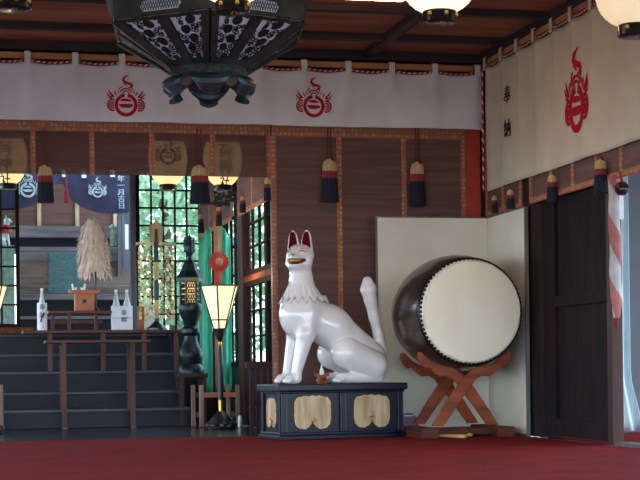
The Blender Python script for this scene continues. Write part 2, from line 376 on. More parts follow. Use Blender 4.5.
struct(MB().b2((xl0-.1, YI-.09, wz0-.03), (xl1+.15, YI+.06, wz0+.04)), 'trim_19', 'orangewood')
struct(MB().b2((xl0, YI-.03, ZP-.2), (xl1, YI+.03, wz0-.03)), 'wall_under_window', 'step')
struct(MB().b2((-4, YI-.04, wz1+.1), (3.1, YI+.06, 3.3)), 'wall_inner_back', 'inner wall')
pp0, pp1 = PY(130.5, 300, YI).x, PY(136.5, 300, YI).x
struct(MB().b2((pp0, YI-.05, 0), (pp1, YI+.06, 3.22)), 'trim_20', 'greyz', bevel=.01)
# side wall of the inner room: glazed lattice doors
ypost = PX(243.5, 300, XI).y
struct(MB().b2((XI-.04, ypost-.16, 0), (XI+.06, ypost+.12, 3.22)), 'trim_21', 'doorr', bevel=.006)
for i, (a, bb_) in enumerate(((ypost+.14, ypost+1.32), (ypost+1.34, YI-.06))):
    lattice('window_%d' % (3+i), a, bb_, .62, 2.62, XI, 4, 6, wf=.05, axis='y')
    struct(MB().b2((XI-.02, a, 0), (XI+.02, bb_, .62)), 'wall_side_low_%d' % (i+1), 'step')
ym = (YB+.14+ypost-.16)/2
for i, (a, bb_) in enumerate(((YB+.15, ym-.01), (ym+.01, ypost-.17))):
    lattice('window_%d' % (5+i), a, bb_, .62, 1.50, XI, 3, 3, wf=.05, wm=.018, axis='y')
    lattice('window_%d' % (7+i), a, bb_, 1.56, 2.62, XI, 3, 4, wf=.05, wm=.018, axis='y')
    struct(MB().b2((XI-.03, a, 1.50), (XI+.025, bb_, 1.56)), 'trim_%d' % (22+i), 'orangewood')
    struct(MB().b2((XI-.02, a, 0), (XI+.02, bb_, .62)), 'wall_side_low_%d' % (i+3), 'step')
struct(MB().b2((XI-.02, YB+.14, 2.62), (XI+.04, YI, 3.22)), 'wall_side_upper', 'inner wall')
# inner side blind along that wall with small tassels
for k, (ya, yb, lab) in enumerate(((YB+.2, ypost-.2, 'nearer to the hall'), (ypost+.2, YI-.2, 'beyond the brown post'))):
    t = thing('bamboo_blind', 'short brown blind along the inner side windows, '+lab, 'blind', (XI-.08, ya, 2.2))
    MB().b2((0, 0, .03), (.012, yb-ya, .62)).build('blind_sheet', 'blind', t)
    m = MB()
    for j in range(4): y = (yb-ya)*j/3; m.b2((-.004, max(0, y-.04), .0), (-.001, min(yb-ya, y+.04), .62))
    m.b2((-.006, 0, -.01), (-.001, yb-ya, .04)); m.build('brocade_border', 'brocade', t)
# ------------------------------------------------------------------ tassels
def tassel(name, label, p, w, h, cord, rz=0, group=None, red=.3, gold=.27, cat='tassel'):
    """p: bottom centre of the fringe, w width, h height, cord length above"""
    t = thing(name, label, cat, p, rz, group)
    hn = h*(1-red*.55-gold)
    m = MB(); m.lathe([(w*.46, 0), (w*.5, .004), (w*.47, hn*.5), (w*.43, hn)], n=20, sy=.55); m.build('fringe', 'navy', t, smooth=True)
    m = MB(); m.lathe([(w*.435, hn), (w*.43, hn+h*red*.5), (w*.38, hn+h*red*.6)], n=20, sy=.55); m.build('red_band', 'redthread', t, smooth=True)
    z0 = hn+h*red*.58
    m = MB(); m.lathe([(w*.40, z0), (w*.39, z0+h*gold*.5), (w*.31, z0+h*gold*.85), (w*.15, z0+h*gold), (w*.1, z0+h*gold*1.08)], n=20, sy=.55); m.build('straw_cap', 'gold thread', t, smooth=True)
    m = MB()
    for s_ in (-1, 1): m.tube([(s_*w*.09, 0, z0+h*gold*.8), (s_*w*.09, 0, h+cord)], w*.035, n=6)
    k = [(w*.25*math.sin(a)*math.cos(a*.5), -w*.12, z0+h*gold*1.1+w*.14*math.cos(a*2)) for a in [i*2*PI/24 for i in range(25)]]
    m.tube(k, w*.04, n=6); m.build('cord', 'darkcord', t, smooth=True)
    return t
# ------------------------------------------------------------------ blinds in the hall
def blind(x0, x1, z0, z1, strips, label, sheet, sw=.045, bottoms=None, top=.09):
    Y = YB-.06
    t = thing('bamboo_blind', label, 'blind', (x0, Y, z0)); H = z1-z0
    sh = MB(); sh.b2((0, 0, 0), (x1-x0, .012, H)); sh.build('blind_sheet', sheet, t)
    m = MB(); m.b2((0, -.008, H-top), (x1-x0, -.001, H+.0)); m.build('top_border', 'brocade', t)
    for i, x in enumerate(strips):
        zb = bottoms[i] if bottoms else 0
        m = MB(); m.b2((x-x0-sw/2, -.007, zb), (x-x0+sw/2, -.001, H-top)); m.build('brocade_strip', 'brocade', t)
    return t
def xb(u): return PY(u, 200, YB-.06).x
zt = ZV(126, 250, YB-.06)+.1
zb_s = ZV(175.5, 150, YB-.06)
blind(-.9, xb(271), zb_s, zt, [xb(33.5)-.52, xb(33.5), xb(92.5), xb(152.5), xb(213), xb(269)], 'short see-through bamboo blind with orange brocade strips hanging left of the fox', 'blindthin', top=.1+.08)
blind(xb(272.5), xb(466), .02, zt, [xb(274), xb(339.5), xb(404), xb(463.5)], 'full height brown bamboo blind hung on the wall behind the fox', 'blind', top=.1+.085)
# stain flames on long blind are woven thread: thin parts
for (u, v0_, v1_, w, lab, nm) in ((45.5, 166, 203, 17.5, 'large dark tassel hung at the left over the purple shrine curtain', 'big_tassel'), (200, 166, 204, 21, 'large dark tassel hanging between the two inner lanterns', 'big_tassel'),
        (330, 160, 202, 18.5, 'dark tassel with straw cap hung on the blind above the fox', 'blind_tassel'), (417.5, 163, 206, 18, 'dark tassel with straw cap hung on the blind over the cream screen', 'blind_tassel'), (267.5, 178, 201, 8, 'small narrow dark tassel hung at the edge where the short blind ends', 'small_tassel')):
    p = PY(u, v1_, YB-.16); s = mpp(p)
    tassel('tassel', lab, p, w*s, (v1_-v0_)*s, (v0_-128)*s, group=None)
for u, v0_, v1_, lab in ((201, 214, 233, 'tiny dark tassel on the inner side blind, left of the green banner'), (219, 206, 226, 'tiny dark tassel on the inner side blind above the red rosette'), (243, 196, 213, 'small dark tassel on the inner side blind at the brown post')):
    p = PX(u, v1_, XI-.16); s = mpp(p); tassel('tassel', lab, p, 6.5*s, (v1_-v0_)*s, .05, rz=0)
# ------------------------------------------------------------------ curtains
def fold(s, t):   # s along, t 0 top..1 bottom
    return .010*math.sin(s*5.1+1.3*math.sin(s*2.3))*(.4+.6*t)+.004*math.sin(s*15+2*t+2*math.sin(s*1.7))*(.35+.65*t)+.0015*math.sin(s*37+1)*t
def crest(mb, fn, k, cx=0, cz=0, mi=0, cw=1.25, csx=1.0):
    """flaming jewel emblem; k metres per unit; unit frame of the drawing, ring centre (247,320)"""
    def T(x, y): return (cx+(x-247)*k*csx, cz-(y-320)*k)
    def rb(pts, w, closed=False): mb.ribbon([T(*p) for p in pts], [x*k*cw for x in w] if isinstance(w, (list, tuple)) else w*k*cw, fn, mi, closed=closed)
    def arc(x, y, r, a0, a1, w, n=18, ry=None):
        ry = ry or r; pts = [(x+r*math.cos(math.radians(a0+(a1-a0)*i/n)), y-ry*math.sin(math.radians(a0+(a1-a0)*i/n))) for i in range(n+1)]; rb(pts, w)
    arc(247, 320, 77, 98, 440, 21, 50); 
    rb([(203, 285), (225, 281), (262, 282), (287, 287)], [8, 17, 17, 8]); rb([(190, 318), (215, 327), (270, 327), (300, 322)], [8, 24, 24, 14])
    rb([(272, 84), (252, 92), (232, 108), (225, 126), (238, 141), (262, 150), (288, 155), (297, 166), (290, 180), (276, 187), (262, 182)], [2, 8, 13, 17, 18, 16, 17, 16, 13, 9, 3])
    rb([(222, 150), (240, 160), (256, 172)], [2, 7, 3])
    arc(247, 236, 48, 20, 160, 8, ry=44); arc(247, 240, 30, 20, 160, 8, ry=28); arc(247, 228, 62, 25, 60, 7, 8); arc(247, 228, 62, 120, 155, 7, 8)
    for s in (-1, 1):
        def mx(x): return 247+s*(x-247)
        for pts, w in (([(108, 196), (118, 222), (142, 250), (150, 262)], [2, 9, 14, 10]), ([(94, 226), (108, 246), (135, 264)], [2, 9, 10]), ([(158, 208), (160, 226), (172, 246)], [2, 8, 8]), ([(184, 204), (182, 216), (190, 230)], [2, 6, 5]), ([(96, 262), (118, 268), (140, 272)], [2, 6, 6])):
            rb([(mx(x), y) for x, y in pts], w)
        for r, a0, a1, w in ((38, 70, 290, 10), (22, 60, 300, 9), (8, 0, 350, 7)):
            n = 20; rb([(mx(142-(-r)*math.cos(math.radians(a0+(a1-a0)*i/n))*1.0), 322-r*1.15*math.sin(math.radians(a0+(a1-a0)*i/n))) for i in range(n+1)], w)
def curtain(name, label, L, H, tabs, loc, rz, mt, crests, texts=(), hemcord=False, soft=1.0, csx=1.0, cw=1.3):
    """local x along the wall, -y towards the room"""
    t = thing(name, label, 'curtain', loc, rz)
    def top(s):
        for a, b_ in zip(tabs[:-1], tabs[1:]):
            if a <= s <= b_: q = (s-a)/(b_-a); return -.022*4*q*(1-q)
        return 0
    def dy(s, z):
        tt = -z/H; d = fold(s, tt)*soft*1.25
        for a in tabs:     # pull folds from each tab
            q = abs(s-a); d += -.020*math.exp(-(q/(.03+.10*tt))**2)*max(0, 1-tt*1.1)
        return d
    n = int(L/.016); m_ = 26; vs = []; fs = []
    for i in range(n+1):
        s = L*i/n; zt_ = top(s)
        for j in range(m_+1):
            z = zt_+(-H-zt_)*j/m_; vs.append((s, dy(s, z), z))
    for i in range(n):
        for j in range(m_): a = i*(m_+1)+j; fs.append((a, a+1, a+m_+2, a+m_+1))
    o = MB().add(vs, fs).build('cloth', mt, t, smooth='all'); so = o.modifiers.new('s', 'SOLIDIFY'); so.thickness = .003; so.offset = 1
    for a in tabs:
        m = MB(); w = .052
        m.b2((a-w/2, -.034, -.03), (a+w/2, -.028, .085)); m.b2((a-w/2, -.034, .079), (a+w/2, .03, .085)); m.build('tab', mt, t)
    cord = []; N = int(L/.008)
    for i in range(N+1):
        s = L*i/N; cord.append((s, -.017+dy(s, 0)*.3, top(s)+.012))
    if hemcord:
        cord = [(0, -.03, .02-H*1.02*i/80) for i in range(80, 0, -1)]+[(.0+c_[0], c_[1], c_[2]) for c_ in cord]
    m = MB(); m.tube(cord, .009, n=6, mif=lambda i, k: 1 if ((i+k) % 6) < 2 else 0); m.build('twisted_cord', ['ropered', 'ropewhite'], t, smooth='all')
    def fn(x, z, off): return (x, dy(x, z)-.0045-off*.5, z)
    for (cx, cz, k) in crests:
        m = MB(); crest(m, fn, k, cx, cz, cw=cw, csx=csx); tag(m.build('crest', 'crest', t), 'red flaming jewel crest')
    for (tx, x, z, sz) in texts:
        m = MB(); add_text(m, tx, sz, x, z, fn, bold=.006, step=1.75); tag(m.build('lettering', 'ink', t), 'black brushed lettering')
    return t
YCU = 13.93
xs = [PY(u, 66, YCU).x for u in (27.5, 476.6)]
sp = (xs[1]-xs[0])/10; tabs = [xs[0]+sp*i for i in range(-3, 11)]
x0 = tabs[0]-.05; x1 = PY(482.5, 100, YCU).x
ztop = (PY(485, 68, YCU).z+PY(10, 63, YCU).z)/2-.02; zbot = (PY(482, 131, YCU).z+PY(10, 118, YCU).z)/2
kk = mpp(PY(220, 90, YCU))/8
cr_z = lambda u, v: PY(u, v, YCU)
cr = []
for u, v in ((126, 105), (314, 106)):
    q = PY(u, v, YCU); cr.append((q.x-x0, q.z-ztop, kk*1.0))
cr.append((cr[0][0]*2-cr[1][0], cr[0][1], kk))
cr = [c_ for c_ in cr if c_[0] > .2]
curtain('noren_curtain', 'long white curtain with red crests hanging across the back of the hall', x1-x0, ztop-zbot, [a-x0 for a in tabs], (x0, YCU, ztop), 0, 'cloth', cr, soft=1.5)
tag(MB().b2((x0-.3, YCU+.0, ztop+.025), (XR-.17, YCU+.028, ztop+.075)).build('curtain_bar', 'bar'), 'pale wooden bar carrying the long white back curtain', 'curtain bar')
# right curtain
XC = 4.675
ty = [PX(u, 40, XC).y for u in (503, 519, 535, 552, 572, 594)]
sp2 = (ty[0]-ty[-1])/5; Y0 = YCU-.08
tabs2 = [Y0-(ty[0]+.0)+sp2*i for i in range(0, 12)]; tabs2 = [.06]+[x for x in tabs2 if x > .2]
zt2 = PX(503, 58, XC).z; zb2 = PX(503, 186, XC).z
L2 = Y0-8.9
tabs2 = [x for x in tabs2 if x < L2-.02]
q = PX(577.5, 109, XC); q1 = PX(508.5, 96, XC); k2 = (PX(577, 50, XC).z-PX(577, 137, XC).z)/(88*8-0)*2.1
curtain('noren_curtain', 'tall cream curtain with a large red crest hanging on the right wall', L2, zt2-zb2, tabs2, (XC, Y0, zt2), -PI/2, 'cloth2', [(Y0-q.y, q.z-zt2, k2)], texts=[('奉納', Y0-q1.y, q1.z-zt2, .165)], hemcord=True, soft=.7, csx=.84, cw=1.5)
tag(MB().b2((XC, 8.8, zt2+.025), (XC+.028, Y0-.02, zt2+.075)).build('curtain_bar', 'bar'), 'wooden bar carrying the tall cream curtain on the right', 'curtain bar')
# right wall blinds (below the curtain)
XB = XR-.05
zbb = PX(560, 194, XB).z; zbt = 2.7
def sideblind(ya, yb, z0, label, n):
    t = thing('bamboo_blind', label, 'blind', (XB, ya, z0)); L_ = yb-ya
    MB().b2((0, 0, .02), (.012, L_, zbt-z0)).build('blind_sheet', 'blind', t)
    m = MB(); m.b2((-.006, 0, .0), (-.001, L_, .035))
    for i in range(int(L_/.03)): m.lathe([(.0, -.016), (.012, -.008), (.013, .005)], c=(-.003, .015+i*.03, 0), n=6)
    m.build('scalloped_border', 'screenedge' if False else 'brocade', t)
    for j in range(n):
        m = MB(); y = .03+(L_-.06)*j/max(1, n-1); m.b2((-.007, y-.025, .03), (-.001, y+.025, zbt-z0)); m.build('brocade_strip', 'brocade', t)
    return t
ya_ = YX(524, XB)
sideblind(ya_+.02, 13.98, zbb-.0, 'short blind with brocade strips on the right wall near the red corner post', 3)
sideblind(9.0, ya_-.17, zbb-.0, 'long low hanging blind with scalloped brocade edge over the dark doors', 9)
for u, v0_, v1_, w, lab in ((494.5, 196, 213, 7, 'smallest straw-capped tassel right beside the red corner post'), (510.5, 190, 209, 9, 'small straw-capped tassel left of the dark wooden wall post'), (552.5, 175, 202, 12, 'straw-capped tassel hanging above the dark door'), (601, 160, 194, 15, 'largest of the right wall tassels, hanging by the striped bell rope')):
    p = PX(u, v1_, XB-.055); s = mpp(p); tassel('tassel', lab, p, w*s, (v1_-v0_)*s, .0, rz=-.4, group=None)
# ------------------------------------------------------------------ byobu screen
t = thing('folding_screen', 'cream two-panel folding screen standing in the corner behind the drum', 'folding screen', (4.68, 13.86, 0))
xA = PY(378, 300, 13.86).x-4.68; yA = PX(525.5, 300, 4.68).y-13.86; HS = 1.92
for nm, m in (('panel', MB().b2((xA, 0, .02), (0, .02, HS))), ('panel', MB().b2((.002, yA, .02), (.02, -.0, HS)))): m.build(nm, 'screen', t)
m = MB(); m.b2((xA-.012, -.006, .0), (xA+.002, .024, HS+.01)); m.b2((xA, -.006, HS-.0), (.0, .024, HS+.012)); m.b2((xA, -.006, 0), (0, .024, .02)); m.build('frame', 'screenedge', t)
m = MB(); m.b2((-.006, yA-.022, .0), (.024, yA, HS+.01)); m.b2((-.006, yA, HS), (.024, .0, HS+.012)); m.b2((-.006, yA, 0), (.024, 0, .02)); m.build('frame', 'screenedge', t)
# ------------------------------------------------------------------ SDF sculpting
def surfnet(fun, lo, hi, h):
    nx, ny, nz = [int(math.ceil((b_-a)/h))+1 for a, b_ in zip(lo, hi)]
    X, Y, Z = np.meshgrid(lo[0]+h*np.arange(nx), lo[1]+h*np.arange(ny), lo[2]+h*np.arange(nz), indexing='ij')
    D = fun(X, Y, Z).astype(np.float32); S = D < 0
    acc = np.zeros((nx-1, ny-1, nz-1, 3)); cnt = np.zeros((nx-1, ny-1, nz-1))
    cs = [(i, j, k) for i in (0, 1) for j in (0, 1) for k in (0, 1)]
    def sub(A, c_): return A[c_[0]:nx-1+c_[0], c_[1]:ny-1+c_[1], c_[2]:nz-1+c_[2]]
    for a in cs:
        for ax in range(3):
            if a[ax]: continue
            b_ = list(a); b_[ax] = 1; da = sub(D, a); db = sub(D, b_); cr_ = sub(S, a) != sub(S, b_)
            tt = np.where(cr_, da/(da-db+1e-12), 0)
            for q in range(3): acc[..., q] += np.where(cr_, a[q]+(tt if q == ax else 0), 0)
            cnt += cr_
    on = cnt > 0; idx = -np.ones(on.shape, int); idx[on] = np.arange(on.sum()); ij = np.argwhere(on)
    V = np.array(lo)+h*(ij+acc[on]/cnt[on][:, None]); Fs = []
    for ax in range(3):
        sl = [slice(1, -1)]*3; sl0 = list(sl); sl1 = list(sl); sl0[ax] = slice(0, -1); sl1[ax] = slice(1, None)
        cr_ = S[tuple(sl0)] != S[tuple(sl1)]; ee = np.argwhere(cr_)
        for a in range(3):
            pass
        off = np.ones(3, int); off[ax] = 0; ee = ee+off
        o1, o2 = [q for q in range(3) if q != ax]
        def g_(d1, d2):
            c_ = ee.copy(); c_[:, o1] -= d1; c_[:, o2] -= d2; return idx[c_[:, 0], c_[:, 1], c_[:, 2]]
        Q = np.stack([g_(1, 1), g_(0, 1), g_(0, 0), g_(1, 0)], 1); Fs.append(Q)
    Fa = np.concatenate(Fs); Fa = Fa[(Fa >= 0).all(1)]
    return V, Fa
def smin(a, b_, k): h = np.clip(.5+.5*(b_-a)/k, 0, 1); return b_*(1-h)+a*h-k*h*(1-h)
def smax(a, b_, k): return -smin(-a, -b_, k)
def cap(X, Y, Z, a, ra, b_, rb_):
    ab = [b_[i]-a[i] for i in range(3)]; L = sum(x*x for x in ab)+1e-9
    t_ = np.clip(((X-a[0])*ab[0]+(Y-a[1])*ab[1]+(Z-a[2])*ab[2])/L, 0, 1)
    return np.sqrt((X-a[0]-t_*ab[0])**2+(Y-a[1]-t_*ab[1])**2+(Z-a[2]-t_*ab[2])**2)-(ra+(rb_-ra)*t_)
def els(X, Y, Z, c_, r):
    x, y, z = (X-c_[0]), (Y-c_[1]), (Z-c_[2]); k0 = np.sqrt((x/r[0])**2+(y/r[1])**2+(z/r[2])**2); k1 = np.sqrt((x/r[0]**2)**2+(y/r[1]**2)**2+(z/r[2]**2)**2)
    return k0*(k0-1)/(k1+1e-9)
HYAW = math.radians(47); fd = (-math.cos(HYAW), -math.sin(HYAW)); ld = (math.sin(HYAW), -math.cos(HYAW)); HC = (-.285, 0)
def toH(X, Y): dx, dy_ = X-HC[0], Y-HC[1]; return dx*fd[0]+dy_*fd[1], dx*ld[0]+dy_*ld[1]
def fromH(a, b_, z): return (HC[0]+a*fd[0]+b_*ld[0], HC[1]+a*fd[1]+b_*ld[1], z)
def foxsdf(X, Y, Z):
    A, B = toH(X, Y); k = .05
    d_ = cap(X, Y, Z, (-.27, 0, .60), .165, (-.02, 0, .49), .17)
    d_ = smin(d_, cap(X, Y, Z, (-.02, 0, .49), .165, (.33, 0, .2), .17), .08)
    d_ = smin(d_, els(X, Y, Z, (-.305, 0, .58), (.165, .155, .19)), .05)
    d_ = smin(d_, cap(X, Y, Z, (-.255, 0, .68), .13, (-.282, 0, 1.0), .088), .08)
    # head
    hd = els(A, B, Z, (-.01, 0, 1.085), (.118, .12, .098))
    hd = smin(hd, els(A, B, Z, (.085, 0, 1.066), (.078, .066, .036)), .035)
    hd = smin(hd, els(A, B, Z, (.060, 0, 1.0), (.085, .072, .036)), .02)
    hd = smin(hd, els(A, B, Z, (.158, 0, 1.084), (.014, .020, .013)), .012)
    for s_ in (-1, 1):
        hd = smin(hd, els(A, B, Z, (.055, s_*.055, 1.105), (.04, .034, .022)), .025)
        hd = smin(hd, els(A, B, Z, (.02, s_*.075, 1.03), (.05, .04, .045)), .03)
    d_ = smin(d_, hd, .045)
    # ears
    for s_ in (-1, 1):
        bb = B-s_*(.058+(Z-1.1)*.02); zz = (Z-1.115)/.185; w = .046*np.sqrt(np.clip(1-np.clip(zz, 0, 1)**1.7, 0, 1))+.001
        ea = np.maximum(np.maximum(np.abs(bb)-w, np.abs(A+.015)-.010), np.maximum(Z-1.30, 1.1-Z))*.6
        ea = ea-.004
        d_ = smin(d_, ea, .012)
    # mouth cut
    d_ = smax(d_, -els(A, B, Z+.9*np.clip(np.abs(B)-.03, 0, 1)*-.35, (.12, -.0, 1.032), (.105, .098, .022)), .005)
    for s_ in (-1, 1):
        # forelegs
        lg = cap(X, Y, Z, (-.255, s_*.105, .60), .088, (-.285, s_*.112, .42), .078)
        lg = smin(lg, cap(X, Y, Z, (-.285, s_*.112, .42), .076, (-.365, s_*.10, .11), .045), .03)
        lg = smin(lg, cap(X, Y, Z, (-.37, s_*.10, .05), .048, (-.43, s_*.10, .04), .045), .03)
        for q in range(4):
            oy = (q-1.5)*.026; lg = smin(lg, cap(X, Y, Z, (-.43, s_*.10+oy, .04), .022, (-.475+abs(q-1.5)*.012, s_*.10+oy*1.15, .026), .021), .010)
        d_ = smin(d_, lg, .045)
        # haunch
        hn = cap(X, Y, Z, (.07, s_*.15, .255), .135, (.32, s_*.13, .15), .13)
        d_ = smin(d_, hn, .014)
        ft = cap(X, Y, Z, (.36, s_*.15, .05), .052, (.0, s_*.175, .045), .045)
        for q in range(4):
            oy = (q-1.5)*.026; ft = smin(ft, cap(X, Y, Z, (.0, s_*.175+oy, .04), .024, (-.05+abs(q-1.5)*.01, s_*.175+oy*1.15, .027), .022), .010)
        d_ = smin(d_, ft, .015)
    # tail
    tl = [((.44, 0, .14), .07), ((.462, 0, .27), .055), ((.44, 0, .42), .047), ((.402, 0, .57), .047), ((.37, 0, .71), .055), ((.35, 0, .81), .068), ((.343, 0, .875), .045)]
    for (a, ra), (b_, rb_) in zip(tl[:-1], tl[1:]): d_ = smin(d_, cap(X, Y, Z, a, ra, b_, rb_), .02)
    return np.maximum(d_, .001-Z)
FR = math.radians(10)
FO = Vector((2.6, 13.15, 0))+Vector((math.cos(FR), math.sin(FR), 0))*.6+Vector((-math.sin(FR), math.cos(FR), 0))*.25
HPED = .462
fox = thing('fox_statue', 'large glossy white fox statue sitting on the dark blue lacquer pedestal', 'statue', (FO.x, FO.y, HPED), FR)
V, Fa = surfnet(foxsdf, (-.62, -.36, -.02), (.62, .36, 1.36), .0085)
m = MB(); m.v = [tuple(x) for x in V.tolist()]; m.f = [tuple(x) for x in Fa.tolist()]; m.mi = [0]*len(m.f)
fb = m.build('body', 'fox', fox, smooth='all'); sm = fb.modifiers.new('sm', 'SMOOTH'); sm.iterations = 4; sm.factor = .5
# mane of pointed locks
def mane():
    m = MB(); n = 120; rows = 12; vs = []; fs = []
    for j in range(rows+1):
        t_ = j/rows
        for i in range(n):
            a = 2*PI*i/n; lobe = abs(math.sin(a*8.5+.4)); lock = 1-lobe**1.6
            back = max(0, math.cos(a)); r = (.088+.094*t_**1.2)*(1+.24*back*t_)
            r += .018*t_*(1-lock*1.6)
            z = .90-.228*t_*(1-.30*lock*(t_**3))+.01*back*t_**2
            x = -.279+r*math.cos(a)*1.0+.004*t_; y = r*math.sin(a)*.93
            vs.append((x, y, z))
    # inner closing ring
    for i in range(n):
        a = 2*PI*i/n; vs.append((-.272+.15*math.cos(a), .14*math.sin(a), .72))
    for j in range(rows+1):
        for i in range(n):
            a, b_ = j*n+i, j*n+(i+1) % n; fs.append((a, a+n, b_+n, b_))
    return m.add(vs, fs)
mn = mane().build('mane', 'fox', fox, smooth='all')
# face details projected to the surface
def proj(a0, b0, z0):      # march in head frame from the front toward -a
    a = .25
    for _ in range(60):
        x, y, z = fromH(a, b0, z0); d_ = float(foxsdf(np.array([x]), np.array([y]), np.array([z0]))[0])
        if d_ < .0015: break
        a -= max(.001, d_*.7)
    return a
for s_ in (-1, 1):
    m = MB(); pts = []
    for i in range(9):
        q = i/8; b0 = s_*(.030+.058*q); z0 = 1.112+.014*math.sin(q*PI)-.004*q; a = proj(0, b0, z0)+.001; pts.append(fromH(a, b0, z0))
    m.tube(pts, [.002+.0035*math.sin(PI*i/8) for i in range(9)], n=6)
    pts = []
    for i in range(7):
        q = i/6; b0 = s_*(.038+.05*q); z0 = 1.138+.012*q; a = proj(0, b0, z0)+.001; pts.append(fromH(a, b0, z0))
    m.tube(pts, .0022, n=6)
    tag(m.build('eye', 'foxline', fox, smooth=True), 'narrow closed smiling eye drawn in faded lines')
    e = MB(); ou = []
    for i in range(21):
        zz = i/20*.93; w = .046*math.sqrt(max(0, 1-zz**1.7))*.9; ou.append((w, 1.125+.178*zz))
    pts = [(x, z) for x, z in ou]+[(-x, z) for x, z in reversed(ou)]
    vs = [fromH(.0065, s_*(.058+(z-1.1)*.02)+x, z) for x, z in pts]+[fromH(-.005, s_*(.058+(z-1.1)*.02)+x, z) for x, z in pts]; n_ = len(pts)
    e.add(vs, [tuple(range(n_)), tuple(range(2*n_-1, n_-1, -1))]+[(i, i+n_, (i+1) % n_+n_, (i+1) % n_) for i in range(n_)])
    tag(e.build('inner_ear', 'earred', fox), 'maroon inside of the ear')
m = MB(); m.ell((0, 0, 0), (.085, .082, .025)); m.v = [fromH(x+.045, y, z+1.032+.3*max(0, abs(y)-.03)) for x, y, z in m.v]; m.build('mouth', 'mouth', fox, smooth='all')
m = MB()
for q in range(9):
    a = (q-4)*.3; m.ell(fromH(.072+.060*math.cos(a), .052*math.sin(a), 1.042), (.009, .009, .012), n=8, m=6)
m.build('teeth', 'gold', fox, smooth='all')
m = MB(); m.ell((0, 0, 0), (.007, .017, .010), n=12, m=8); m.v = [fromH(x+.168, y, z+1.087) for x, y, z in m.v]; tag(m.build('nose', 'foxline', fox, smooth='all'), 'small grey green nose')
# ------------------------------------------------------------------ fox pedestal
W, Dp = 1.18, .5
t = thing('pedestal', 'blue-black lacquered pedestal with gold cartouches under the white fox', 'pedestal', (FO.x, FO.y, 0), FR)
MB().b2((-W/2+.04, -Dp/2+.04, .03), (W/2-.04, Dp/2-.04, .40)).build('body', 'pedestal', t)
m = MB(); m.b2((-W/2, -Dp/2, 0), (W/2, Dp/2, .035)); m.b2((-W/2+.015, -Dp/2+.015, .035), (W/2-.015, Dp/2-.015, .06)); m.build('plinth', 'pedestal', t, bevel=.006)
m = MB(); m.b2((-W/2+.015, -Dp/2+.015, .385), (W/2-.015, Dp/2-.015, .405)); m.b2((-W/2-.005, -Dp/2-.005, .405), (W/2+.005, Dp/2+.005, HPED)); m.build('top_board', 'pedestal', t, bevel=.008)
for x in (-W/2+.055, 0, W/2-.055):
    MB().b2((x-.022, -Dp/2+.018, .06), (x+.022, -Dp/2+.045, .385)).build('stile', 'pedestal', t, bevel=.004)
    for s_ in (-1, 1): MB().b2((x+s_*.022-.003, -Dp/2+.0165, .06), (x+s_*.022+.003, -Dp/2+.022, .385)).build('edge_line', 'pededge', t)
for y in (-Dp/2+.055, Dp/2-.055): MB().b2((-W/2+.018, y-.022, .06), (-W/2+.045, y+.022, .385)).build('stile', 'pedestal', t, bevel=.004)
def cart(w, h):   # cartouche outline
    pts = []
    L_ = [(-.5, .1), (-.49, .32), (-.42, .44), (-.3, .46), (-.2, .49), (-.1, .47), (0, .5), (.1, .47), (.2, .49), (.3, .46), (.42, .44), (.49, .32), (.5, .1), (.5, -.2), (.47, -.37), (.37, -.47), (.22, -.5), (.1, -.43), (.045, -.34), (0, -.27), (-.045, -.34), (-.1, -.43), (-.22, -.5), (-.37, -.47), (-.47, -.37), (-.5, -.2)]
    return [(x*w, z*h) for x, z in L_]
def cartouche(parent, fn, w, h):
    m = MB(); o_ = cart(w, h); n_ = len(o_); g0 = [fn(x, z, .0) for x, z in o_]; g1 = [fn(x, z, .008) for x, z in o_]; cc = fn(0, .04*h, .008)
    m.add(g0+g1+[cc], [(i, (i+1) % n_, (i+1) % n_+n_, i+n_) for i in range(n_)]+[(i+n_, (i+1) % n_+n_, 2*n_) for i in range(n_)])
    pl_ = m.build('cartouche', 'oldgold', parent)
    r = MB(); r.ribbon(o_, .006, fn, th=.012, closed=True); r.build('rim', 'platg', pl_)
    b_ = MB(); b_.tube([fn(.022*math.cos(a), -.22*h+.018*math.sin(a), .014) for a in [i*2*PI/14 for i in range(15)]], .004, n=6); b_.tube([fn(-.035, -.22*h-.004, .012), fn(-.015, -.22*h+.01, .014)], .004, n=5); b_.tube([fn(.035, -.22*h-.004, .012), fn(.015, -.22*h+.01, .014)], .004, n=5)
    b_.build('fitting', 'gold', pl_)
for cx in (-.275, .27): cartouche(t, lambda x, z, o_, cx=cx: (cx+x, -Dp/2+.039-o_, .225+z), .325, .275)
cartouche(t, lambda x, z, o_: (-W/2+.039-o_, -x, .225+z), .22, .25)
# small offering stand with a bottle on the pedestal
def pedp(u, v, yl):  # point on pedestal-top at local depth yl
    p = PZ(u, v, HPED); return p
e = Vector((math.cos(FR), math.sin(FR), 0)); nn_ = Vector((-math.sin(FR), math.cos(FR), 0))
q = FO+e*(-.15)+nn_*(-.13); q.z = HPED+.002
t = thing('offering_stand', 'tiny red-brown offering stand between the paws of the fox', 'offering stand', q, FR)
m = MB(); m.b2((-.032, -.03, 0), (-.024, .03, .06)); m.b2((.024, -.03, 0), (.032, .03, .06)); m.b2((-.024, .022, 0), (.024, .03, .06)); m.b2((-.024, -.03, .045), (.024, -.024, .06)); m.b2((-.024, -.03, 0), (.024, -.024, .018)); m.build('base', 'stand', t)
m = MB(); m.b2((-.05, -.045, .06), (.05, .045, .072)); m.b2((-.05, -.045, .072), (-.044, .045, .086)); m.b2((.044, -.045, .072), (.05, .045, .086)); m.build('tray', 'stand', t)
q2 = q.copy(); q2.z += .0725
tag(MB().lathe([(.019, 0), (.021, .02), (.016, .045), (.007, .06), (.006, .085), (.001, .1)], n=14).build('sake_flask', 'whitecer', smooth=True, loc=q2), 'tiny white flask standing on the red-brown stand by the fox', 'flask')
